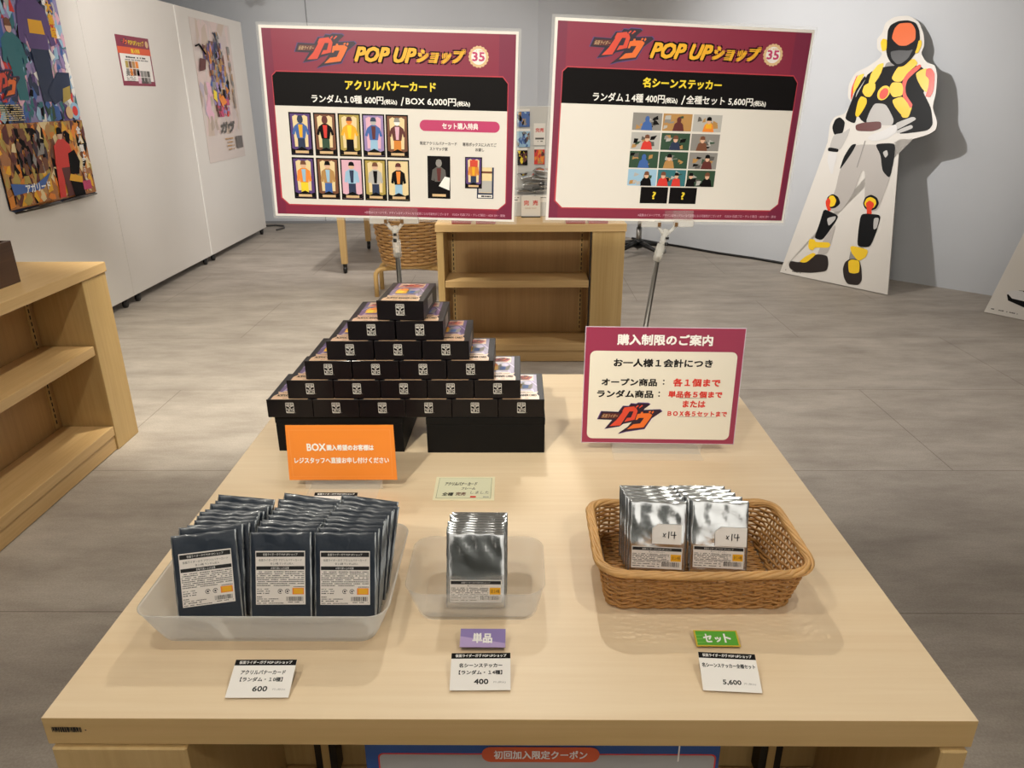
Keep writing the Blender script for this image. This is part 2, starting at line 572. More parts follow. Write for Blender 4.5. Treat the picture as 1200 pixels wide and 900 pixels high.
# ---------------------------------------------------------------- the setting
def plane_struct(name, pts, m, thick, direction):
    mb = MB()
    d = Vector(direction) * thick
    vs = [tuple(Vector(p)) for p in pts] + [tuple(Vector(p) + d) for p in pts]
    k = len(pts)
    mb.add(vs, [tuple(range(k)), tuple(range(k, 2 * k))[::-1]] + [(i, (i + 1) % k, k + (i + 1) % k, k + i)[::-1] for i in range(k)], m)
    o = mb.build(name)
    return tag(o, kind='structure')

WALL = mat('wall_paint', '#c9ccd0', 0.7, noise=0.05, nscale=1.6, bump=0.03, bscale=180)
CEIL = mat('ceiling_paint', '#c9c7c2', 0.8, noise=0.03, nscale=2)
plane_struct('floor', [(-5, -3, 0), (5, -3, 0), (5, 9.63, 0), (-5, 9.63, 0)], floor_mat(), 0.1, (0, 0, -1))
plane_struct('wall_back', [(-5, 9.63, 0), (0.235, 9.63, 0), (0.235, 9.63, 2.95), (-5, 9.63, 2.95)], WALL, 0.1, (0, 1, 0))
plane_struct('wall_right', [(0.235, 9.63, 0), (3.86, 5.85, 0), (3.86, 5.85, 2.95), (0.235, 9.63, 2.95)], WALL, 0.1, (0.722, 0.691, 0))
plane_struct('wall_far_right', [(3.86, 5.85, 0), (5, 4.66, 0), (5, 4.66, 2.95), (3.86, 5.85, 2.95)], WALL, 0.1, (0.722, 0.691, 0))
plane_struct('wall_left', [(-5, -3, 0), (-5, 9.63, 0), (-5, 9.63, 2.95), (-5, -3, 2.95)], WALL, 0.1, (-1, 0, 0))
plane_struct('wall_front', [(-5, -3, 0), (5, -3, 0), (5, -3, 2.95), (-5, -3, 2.95)], mat('wall_front_paint', '#d2d2ce', .7, noise=.05, nscale=2), 0.1, (0, -1, 0))
plane_struct('wall_near_right', [(5, -3, 0), (5, 4.66, 0), (5, 4.66, 2.95), (5, -3, 2.95)], WALL, 0.1, (1, 0, 0))
plane_struct('ceiling', [(-5, -3, 2.95), (-5, 9.63, 2.95), (0.235, 9.63, 2.95), (5, 4.66, 2.95), (5, -3, 2.95)], CEIL, 0.1, (0, 0, 1))
mb = MB()
mb.box(-1.0, 0.55, -2.998, -2.95, 0.01, 2.15, mat('unseen_panel_dark', '#23261f', .6), .004, 1)  # unseen dark slab with trim, added so the middle foil pack reflects dark
mb.box(-1.06, -1.001, -2.998, -2.93, 0.0, 2.2, mat('unseen_panel_trim', '#a8a49c', .5), .004, 1)
mb.box(.551, .61, -2.998, -2.93, 0.0, 2.2, mat('unseen_panel_trim'), .004, 1)
tag(mb.build('unseen_dark_panel'), kind='structure')
mb = MB()
mb.box(-5, 0.23, 9.615, 9.63, 0, 0.03, mat('baseboard_grey', '#8f9092', 0.6))
tag(mb.build('baseboard_back'), kind='structure')
mb = MB()
mb.box(-2.515, -2.505, 9.622, 9.63, 0.03, 2.95, mat('seam_grey', '#8b8f92', 0.6))
tag(mb.build('trim_1'), kind='structure')

# ---------------------------------------------------------------- white partition panels on casters
PANEL = mat('partition_white', '#ded9d2', 0.32, noise=0.02, nscale=3)
TRIMW = mat('partition_trim', '#f2efe9', 0.25)
PX = -3.05
def partition(y0, y1, label, trim):
    t = thing('partition_panel', label, 'partition', (PX - 0.03, (y0 + y1) / 2, 0), 0, 'white partition panels on casters')
    h = (y1 - y0) / 2
    mb = MB()
    mb.box(-0.03, 0.03, -h + 0.002, h - 0.002, 0.07, 2.3, PANEL, 0.002, 1)
    mb.build('panel', t)
    if trim:
        mb = MB()
        mb.box(-0.01, 0.034, -h + 0.003, -h + 0.03, 0.072, 2.298, TRIMW, 0.003, 1)
        mb.build('edge_trim', t)
    for s in (-1, 1):
        mb = MB()
        mb.box(-0.02, 0.02, s * (h - .1) - .022, s * (h - .1) + .022, 0.05, 0.071, BLKPL)
        mb.M = Matrix.Translation((0, s * (h - .1), 0.03)) @ Matrix.Rotation(pi / 2, 4, 'Y')
        mb.lathe([(.008, -.014), (.03, -.012), (.03, .012), (.008, .014)], BLKPL, 16)
        mb.build('caster', t, True)
    return t
partition(4.02, 5.635, 'near white partition panel on casters carrying the large purple and orange poster', False)
partition(5.635, 7.205, 'middle white partition panel on casters carrying the small notice', False)
partition(7.205, 8.9, 'farthest white partition panel on casters carrying the pale tall poster', True)

# frame on a wall facing +X: u along +Y, v up, n along +X
def wallframe(y, z):
    return Matrix(((0, 0, 1, PX), (1, 0, 0, y), (0, 1, 0, z), (0, 0, 0, 1)))

rnd = random.Random(5)
# large two-part poster
t = thing('poster', 'large glossy poster, purple crowd above and orange flames below, on near partition', 'poster', (PX + .002, 4.905, 0.885))
mb = MB()
mb.M = Matrix(((0, 0, 1, 0), (1, 0, 0, 0), (0, 1, 0, 0), (0, 0, 0, 1)))
W0, H0, HM = 0.475, 1.39, 0.505
mb.prism([(-W0, 0.02), (-0.42, -0.004), (W0, 0.004), (W0, H0), (-W0, H0)], 0.0, 0.0015, NAVY)
dn = 0.00001
mb.rect(-W0, HM, W0, H0, mat('poster_lilac', '#8f86b4', .25, coat=.5), 0.0017)
shards(mb, -W0, HM, W0, H0, [PURPLE, NAVY, SKY, PINK, BLUE, LILAC, BLACKP, SILVERP, RED, TEAL, WHITE_INK], 420, 0.05, 0.0018, dn, rnd)
shards(mb, -W0, HM, W0, HM + .12, [TEAL, DGREEN, BLUE, NAVY, BLACKP, PURPLE], 50, 0.06, 0.0042, dn, rnd)
shards(mb, 0.3, HM + .12, W0, H0, [LILAC, SKY, PINK, WHITE_INK], 40, 0.05, 0.0042, dn, rnd)
def plain_person(cx, y0, h, coat, legs, head, hairm, n):
    w = h * .32
    mb.poly([(cx - w * .32, y0), (cx + w * .32, y0), (cx + w * .4, y0 + h * .5), (cx - w * .4, y0 + h * .5)], legs, n)
    mb.poly([(cx - w * .42, y0 + h * .42), (cx + w * .42, y0 + h * .42), (cx + w * .62, y0 + h * .74), (cx + w * .2, y0 + h * .83), (cx - w * .2, y0 + h * .83), (cx - w * .62, y0 + h * .74)], coat, n + .0003)
    mb.poly([(cx + w * .62, y0 + h * .74), (cx + w * .4, y0 + h * .72), (cx + w * .55, y0 + h * .45), (cx + w * .8, y0 + h * .47)], coat, n + .0004)
    mb.poly([(cx - w * .62, y0 + h * .74), (cx - w * .4, y0 + h * .72), (cx - w * .55, y0 + h * .45), (cx - w * .8, y0 + h * .47)], coat, n + .0004)
    mb.disc(cx, y0 + h * .9, w * .2, head, n + .0006, ry=h * .08)
    mb.poly([(cx - w * .22, y0 + h * .9), (cx + w * .22, y0 + h * .9), (cx + w * .18, y0 + h * .98), (cx, y0 + h), (cx - w * .18, y0 + h * .98)], hairm, n + .0008)
plain_person(0.17, HM + .12, .74, PURPLE, NAVY, SKIN, BLACKP, 0.0072)
mb.poly([(.1, HM + .52), (.26, HM + .52), (.25, HM + .6), (.11, HM + .6)], AMBER, 0.0084)
mb.poly([(0.2, HM + .1), (0.42, HM + .17), (.44, HM + .3), (.3, HM + .3), (.16, HM + .18)], NAVY, 0.0086)
mb.poly([(0.3, HM + .11), (0.4, HM + .14), (.42, HM + .22), (.33, HM + .2)], OLIVE, 0.0088)
plain_person(-0.1, HM + .13, .46, TEAL, TEAL, SKIN, BROWN, 0.0082)
plain_person(-0.36, HM + .2, .42, ROSE, PINK, SKIN, BLACKP, 0.008)
plain_person(-0.2, HM + .42, .4, SKY, BLUE, SILVERP, SILVERP, 0.0078)
plain_person(-0.33, HM + .52, .34, AMBER, MAROON, SKIN, BROWN, 0.0076)
logo(mb, -0.62 + .2, HM + .13, -.1, HM + .3, 0.0092, .0002)
mb.text('大集結', .335, HM + .48, .385, HM + .5, AMBER, 0.0092) if False else None
for i, ch in enumerate('大集結'):
    mb.text(ch, .33, HM + .66 - i * .075, .39, HM + .725 - i * .075, AMBER, 0.0092, bold=.003)
for i in range(8):
    scribble(mb, -.36, -.14, HM + .1 - i * .012, .006, CREAMP, 0.0092, rnd)
mb.disc(.35, HM + .05, .04, GOLD, .0092)
mb.disc(.42, HM + .06, .055, SKY, .009)
mb.disc(.42, HM + .06, .032, RED, .0093)
mb.rect(-W0, 0.02, W0, HM, mat('poster_flame_ground', '#a8682c', .25, coat=.5), 0.0092)
shards(mb, -W0, 0.03, W0, HM, [FIRE, AMBER, BROWN, MAROON, TAN, CREAMP, ORANGE, BLACKP, OLIVE], 230, 0.055, 0.0094, dn, rnd)
shards(mb, -.3, 0.2, -.0, HM - .03, [BLACKP, BROWN, MAROON, GREYP, VIOLET_DK], 60, 0.05, 0.0118, dn, rnd)
plain_person(.17, .03, .44, RED, MAROON, SKIN, BLACKP, 0.0145)
mb.poly([(.03, .03), (.1, .03), (.16, .33), (.08, .36)], RED, .0144)
mb.poly([(.2, .17), (.3, .16), (.34, .24), (.3, .32), (.22, .3)], BLACKP, .0156)
mb.poly([(.17, .13), (.32, .1), (.33, .14), (.2, .17)], AMBER, .0158)
mb.poly([(.2, .02), (.33, .02), (.32, .11), (.18, .13)], BLACKP, .0157)
mb.poly([(-.42, .1), (-.12, .11), (-.02, .2), (-.2, .14), (-.43, .17)], BLUE, .0156)
mb.text('アガリード', -.3, .1, -.05, .15, WHITE_INK, .016, bold=.002)
for i, ch in enumerate('全人類よ'):
    mb.text(ch, .37, .42 - i * .06, .42, .465 - i * .06, WHITE_INK, .016, bold=.002)
for i in range(6):
    mb.text('この時を'[i % 4], .36, .2 - i * .0 - (i % 4) * .035, .39, .228 - (i % 4) * .035, WHITE_INK, .016) if i < 4 else None
mb.rect(.32, .05, .42, .11, ROSE, .016)
mb.build('printed_sheet', t)
mb = MB()
mb.M = Matrix(((0, 0, 1, 0), (1, 0, 0, 0), (0, 1, 0, 0), (0, 0, 0, 1)))
mb.tube([(-.45, -.0, .018), (-.2, .008, .03), (-.02, .012, .03), (.02, .002, .018), (.2, .012, .03), (.46, .008, .016)], [.006, .014, .015, .007, .014, .006], mat('curled_edge', '#4a443e', .12, .8), 8)
tag(mb.build('curled_edge', t, True), 'shiny curled bottom edge')

# small notice sheet
t = thing('notice_sheet', 'small crimson and white notice sheet stuck on the middle partition', 'notice', (PX, 6.346, 1.62))
mb = MB()
mb.M = Matrix(((0, 0, 1, 0), (1, 0, 0, 0), (0, 1, 0, 0), (0, 0, 0, 1)))
w, h = .268, .362
mb.prism([(-w, 0), (w, 0), (w, h), (-w, h)], 0, .0012, CRIMSON)
mb.rect(-w + .02, .035, w - .02, h * .64, PAPER, .0016)
mb.rect(-w, h * .64, w, h * .775, ORANGE, .0018)
mb.rect(-w, h * .64, w, h * .775, mat('print_vermilion', '#dd5a32', .4), .002)
mb.text('購入特典', -.06, h * .66, .08, h * .75, YELLOW, .0026, bold=.001)
mb.text('POP UPショップ', -.08, h * .82, .17, h * .93, YELLOW, .0026, bold=.001)
logo(mb, -.2, h * .8, -.08, h * .96, .0022, .0003)
mb.disc(.22, h * .87, .026, GOLD, .0024)
scribble(mb, -.16, .16, h * .56, .012, INK, .0022, rnd)
scribble(mb, -.18, .2, h * .515, .008, DIM, .0022, rnd)
for j in range(2):
    for i in range(4):
        mb.rect(-.185 + i * .053, h * .36 - j * .055, -.14 + i * .053, h * .36 + .05 - j * .055, rnd.choice([GREYP, TAN, ORANGE, OLIVE, BROWN]), .0022)
        mb.rect(-.02 + i * .055, h * .19 - j * .05, .028 + i * .055, h * .19 + .045 - j * .05, rnd.choice([GREYP, PINK, DIM, CREAMP]), .0022)
for i in range(6):
    scribble(mb, -.2, -.06, h * .27 - i * .013, .006, DIM, .0022, rnd)
mb.build('printed_sheet', t)

# pale tall poster
t = thing('poster', 'pale tall poster with a dense cluster of dark colours on the farthest partition', 'poster', (PX + .002, 8.0, .925))
mb = MB()
mb.M = Matrix(((0, 0, 1, 0), (1, 0, 0, 0), (0, 1, 0, 0), (0, 0, 0, 1)))
w, h = .5, 1.305
mb.prism([(-w, 0), (w, 0), (w, h), (-w, h)], 0, .0015, mat('poster_pale', '#d8cac2', .3, coat=.4))
shards(mb, -w, .25, w * .9, h, [mat('poster_pale2', '#cdbdb8', .3), mat('poster_pale3', '#c8b4a4', .3), mat('poster_pale4', '#d9c3bd', .3)], 60, .16, .0018, dn, rnd)
shards(mb, -w, .3, -.1, .75, [mat('poster_pale5', '#bdb0bd', .3), PINK, mat('poster_pale6', '#b5a294', .3)], 16, .1, .0045, dn, rnd)
pal = [PURPLE, NAVY, TAN, BROWN, BLUE, MAROON, LILAC, FIRE, GREYP, BLACKP]
for k in range(12):
    v = .42 + k * .055
    hw = .26 - abs(k - 5) * .017
    shards(mb, -hw + .03, v, hw + .03, v + .1, pal if k > 2 else [RED, BLUE, MAROON, LILAC, ROSE], 16, .07, .0055 + k * .0004, dn, rnd)
shards(mb, .0, .98, .16, 1.22, [GREYP, BLACKP, TAN, NAVY], 18, .045, .0115, dn, rnd)
shards(mb, -.3, .93, -.05, 1.1, [MAROON, PURPLE, TAN, FIRE], 22, .045, .0115, dn, rnd)
mb.poly([(-.2, .6), (-.12, .56), (-.1, .66), (-.18, .68)], YELLOW, .0135)
mb.poly([(.0, .52), (.14, .56), (.05, .63), (-.06, .6)], ORANGE, .0135)
mb.poly([(-.46, .84), (-.3, .86), (-.26, .95), (-.4, .96)], MAROON, .0135)
mb.tube([(-.46, 1.06, .014), (-.38, 1.08, .014), (-.25, 1.0, .014)], .008, BLACKP, 6)
shards(mb, .33, .5, .4, 1.1, [mat('poster_pale7', '#a08c80', .3), TAN, GREYP], 30, .04, .0115, dn, rnd)
mb.text('ガヴ', -.12, .27, .25, .37, DIM, .0138, bold=.008, slant=.4)
mb.rect(.25, .1, .44, .22, mat('poster_dark_label', '#6a625e', .4), .0138)
for i in range(4):
    scribble(mb, -.05 + i * .02, .18, .2 - i * .035, .014, TAN, .0138, rnd)
mb.build('printed_sheet', t)

# ceiling spotlight at the far end
t = thing('spotlight', 'round spotlight glowing above the far end of the white partition', 'spotlight', (-2.86, 9.2, 2.6))
mb = MB()
mb.lathe([(.03, .0), (.05, .02), (.05, .12), (.02, .14)], mat('lamp_white', '#d8d8d6', .4), 20)
mb.tube([(0, 0, .13), (0, 0, .35)], .01, mat('lamp_white'), 8)
mb.build('lamp_housing', t, True)
mb = MB()
mb.lathe([(.001, -.045), (.03, -.035), (.045, -.012), (.045, .012), (.02, .02)], mat('lamp_lens', '#fff6e6', .3, emit=9.0), 16)
mb.build('lens', t, True)

# cables
mb = MB()
mb.tube([(-2.98, 9.05, .012), (-2.93, 9.2, .012), (-2.98, 9.35, .012), (-3.1, 9.4, .012), (-3.4, 9.3, .012)], .011, mat('cable_grey', '#4c4a48', .5), 8)
tag(mb.build('cable', None, True), 'dark cable curling on the floor behind the far partition', 'cable')
mb = MB()
mb.tube([(1.3, 8.42, .012), (1.52, 8.16, .012), (1.8, 7.86, .013), (2.06, 7.56, .012), (2.35, 7.3, .012), (2.62, 7.0, .012), (2.9, 6.74, .012)], .012, BLKPL, 8)
tag(mb.build('cable', None, True), 'black cable lying along the foot of the right wall', 'cable')

# ---------------------------------------------------------------- shelf units
def shelf_unit(label, loc, rotz, W, D, shelf_z=(0.47, 0.512), recess=0.22, wide=0.19, hole=True):
    t = thing('display_shelf', label, 'shelf', loc, rotz, 'maple display shelf units')
    mb = MB(); mb.box(-.006, W + .006, -.006, D, .801, .845, MAPLE_H, .003, 2); mb.build('shelf_top', t)
    mb = MB(); mb.box(W - wide, W, 0, recess + .02, 0, .8, MAPLE_V, .002, 1); mb.build('end_post', t)
    mb = MB(); mb.box(0, .04, 0, recess + .02, 0, .8, MAPLE_V, .002, 1); mb.build('end_post', t)
    mb = MB(); mb.box(.001, W - .001, recess + .021, D - .02, 0.0, .8, MAPLE_BK); mb.build('back_panel', t)
    mb = MB(); mb.box(.042, W - wide - .012, .004, recess + .018, shelf_z[0], shelf_z[1], MAPLE_H, .003, 2); mb.build('shelf_board', t)
    mb = MB(); mb.box(.041, W - wide - .002, .002, recess + .018, .074, .12, MAPLE_H, .003, 2); mb.build('bottom_board', t)
    mb = MB(); mb.box(.041, W - wide - .002, .008, .03, .004, .072, MAPLE_H); mb.build('plinth', t)
    for x in (.075, W - wide - .04):
        mb = MB()
        mb.box(x - .012, x + .012, recess + .014, recess + .0208, .13, .79, MAPLE_V)
        for k in range(22):
            z = .15 + k * .029
            mb.box(x - .003, x + .003, recess + .0125, recess + .0142, z, z + .018, SLOT)
        mb.build('slotted_strip', t)
    if hole: mb = MB(); mb.box(W - wide - .011, W - wide - .003, .006, .02, .125, .8, SLOT); mb.build('gap_shade_strip', t)  # black strip stands in for the shade in the gap by the post
    if hole:
        mb = MB(); mb.box(W * .38, W * .49, recess + .014, recess + .0208, .772, .795, SLOT); mb.build('cable_opening', t)
    return t
shelf_unit('maple shelf unit with empty shelves standing behind the display table', (-.477, 4.255, 0), 0, 1.095, .42)
shelf_unit('maple shelf unit at the left edge with a dark wooden box on top', (-1.87, 1.69, 0), pi / 2, 1.557, .55, hole=False)

# dark wooden box on the left shelf
t = thing('wooden_box', 'dark walnut box standing on top of the left shelf unit', 'box', (-2.0, 2.66, .845), pi / 2)
mb = MB()
for a in ((-.21, .21, 0, .014, 0, .165), (-.21, .21, .286, .3, 0, .165), (-.21, -.196, .0145, .2855, 0, .165), (.196, .21, .0145, .2855, 0, .165), (-.195, .195, .0145, .2855, .002, .012)):
    mb.box(*a, DARKWOOD, .0015, 1)
mb.build('box_body', t)
mb = MB(); mb.rrect(-.05, .1, .05, .125, .012, SLOT); 
mb2 = MB(); mb2.M = FACE @ Matrix.Translation((0, 0, .0006)); mb2.rrect(-.05, .1, .05, .125, .012, SLOT); mb2.build('hand_slot', t)

# round basket on a low bentwood stool
t = thing('stool', 'low bentwood stool under the round woven basket', 'stool', (-.88, 5.98, 0))
mb = MB(); mb.lathe([(.2, .245), (.215, .25), (.215, .268), (.2, .274)], LEGWOOD, 32); mb.build('seat', t, True)
for dx, dy in ((-.285, -.12), (.275, -.11), (.275, .13), (-.285, .13)):
    L = math.hypot(dx, dy); ux, uy = dx / L, dy / L
    mb = MB()
    pts = [(dx, dy, 0), (dx, dy, .17)] + [(dx - ux * .055 * (1 - cos(a)), dy - uy * .055 * (1 - cos(a)), .17 + .055 * sin(a)) for a in (pi / 8, pi / 4, 3 * pi / 8, pi / 2)] + [(ux * .03, uy * .03, .225)]
    mb.tube(pts, .019, LEGWOOD, 10)
    mb.build('leg', t, True)

t = thing('basket', 'tall round woven basket on the low bentwood stool', 'basket', (-.88, 5.98, .276))
mb = MB()
rows, st = 17, 28
for k in range(rows):
    z = .016 + k * .0245
    R = .235 + .062 * (k / (rows - 1)) ** .8
    pts = []
    for i in range(st * 4):
        a = 2 * pi * i / (st * 4)
        r = R + .0085 * cos(a * st / 2 + pi * k)
        pts.append((r * cos(a), r * sin(a), z))
    mb.tube(pts, .0108, RATTAN, 6, closed=True, flat=.6)
mb.build('woven_body', t, True)
for nm, zz, R in (('rim', .43, .302), ('base_ring', .012, .236)):
    mb = MB()
    mb.tube([(R * cos(2 * pi * i / 48), R * sin(2 * pi * i / 48), zz) for i in range(48)], .014 if nm == 'rim' else .012, RATTAN, 8, closed=True)
    if nm == 'base_ring':
        mb.lathe([(.01, .004), (.23, .004), (.23, .01), (.01, .01)], RATTAN, 32)
    mb.build(nm, t, True)
mb = MB()
for i in range(st):
    a = 2 * pi * (i + .5) / st
    mb.tube([(.232 * cos(a), .232 * sin(a), .01), (.262 * cos(a), .262 * sin(a), .2), (.297 * cos(a), .297 * sin(a), .43)], .005, mat('rattan_dark', '#5c4023', .6), 5)
mb.build('stakes', t, True)

# wheeled wooden table behind the left notice
t = thing('wheeled_table', 'light wooden table on black casters standing behind the left hanging notice', 'table', (-1.1, 7.3, 0))
mb = MB(); mb.box(-.57, .57, -.63, .63, .70, .73, MAPLE_H, .003, 2); mb.build('tabletop', t)
for sx in (-1, 1):
    for sy in (-1, 1):
        x, y = sx * .515, sy * .575
        mb = MB()
        a, b = .034, .026
        vs = [(x - b, y - b, .09), (x + b, y - b, .09), (x + b, y + b, .09), (x - b, y + b, .09), (x - a, y - a, .699), (x + a, y - a, .699), (x + a, y + a, .699), (x - a, y + a, .699)]
        mb.add(vs, [(3, 2, 1, 0), (4, 5, 6, 7), (0, 1, 5, 4), (1, 2, 6, 5), (2, 3, 7, 6), (3, 0, 4, 7)], LEGWOOD)
        leg = mb.build('leg', t)
        mb = MB()
        mb.M = Matrix.Translation((x, y, 0))
        mb.lathe([(.016, .055), (.02, .06), (.02, .089), (.012, .0895)], BLKPL, 12)
        mb.M = Matrix.Translation((x, y, .032)) @ Matrix.Rotation(pi / 2, 4, 'Y')
        mb.lathe([(.01, -.016), (.03, -.014), (.032, 0), (.03, .014), (.01, .016)], BLKPL, 16)
        mb.build('caster', leg, True)

# swivel stool behind the right notice
t = thing('swivel_stool', 'swivel stool with black star base and chrome column behind the right notice', 'stool', (1.235, 7.55, 0), .12)
mb = MB(); mb.lathe([(.02, .43), (.19, .435), (.2, .46), (.19, .49), (.02, .495)], BLKPL, 28); mb.build('seat', t, True)
mb = MB(); mb.tube([(0, 0, .28), (0, 0, .43)], .018, CHROME, 14); mb.tube([(0, 0, .085), (0, 0, .28)], .028, STEEL, 14); mb.build('gas_column', t, True)
mb = MB()
mb.lathe([(.03, .07), (.045, .075), (.045, .15), (.03, .16)], BLKPL, 16)
for k in range(5):
    a = 2 * pi * k / 5 + .05
    mb.tube([(.03 * cos(a), .03 * sin(a), .12), (.16 * cos(a), .16 * sin(a), .108), (.29 * cos(a), .29 * sin(a), .085)], [.032, .026, .018], BLKPL, 8)
mb.build('star_base', t, True)
for k in range(5):
    a = 2 * pi * k / 5 + .05
    mb = MB()
    mb.tube([(.28 * cos(a), .28 * sin(a), .05), (.28 * cos(a), .28 * sin(a), .085)], .012, CHROME, 10)
    mb.M = Matrix.Translation((.28 * cos(a), .28 * sin(a), .026)) @ Matrix.Rotation(a, 4, 'Z') @ Matrix.Rotation(pi / 2, 4, 'X')
    mb.lathe([(.008, -.014), (.024, -.012), (.026, 0), (.024, .012), (.008, .014)], mat('caster_grey', '#8d8b88', .35), 14)
    mb.build('caster', t, True)

# ---------------------------------------------------------------- cut-out boards leaning at the right wall
FIGCOL = dict(white=mat('board_white', '#d9d4cc', .35), grey=GREYP, black=mat('figure_black', '#0c0d0f', .45, spec=.15), silver=SILVERP, white2=mat('figure_white', '#d8d6d4', .35), yellow=mat('figure_yellow', '#f2c81e', .25, coat=.3), red=mat('figure_red', '#e23c1e', .25, coat=.3), maroon=MAROON, silver2=mat('figure_trousers', '#b4aea8', .35), brown=mat('figure_boot', '#1f1512', .4), orange=mat('figure_visor', '#e8703e', .25, coat=.3), dgrey=mat('figure_guard', '#4a4a4c', .3))
BASIS = ((0.58244336, -0.81287129, 0.0), (0.18976103, 0.1359687, 0.97236992), (-0.79041159, -0.5663504, 0.23344536))
def leaning(name, label, cat, origin):
    t = thing(name, label, cat, (0, 0, 0))
    u, v, n = BASIS
    t.rotation_mode = 'QUATERNION'
    m = Matrix(((u[0], v[0], n[0]), (u[1], v[1], n[1]), (u[2], v[2], n[2])))
    t.rotation_quaternion = m.to_quaternion()
    t.location = Vector(origin) + Vector((0, 0, .0035))
    return t
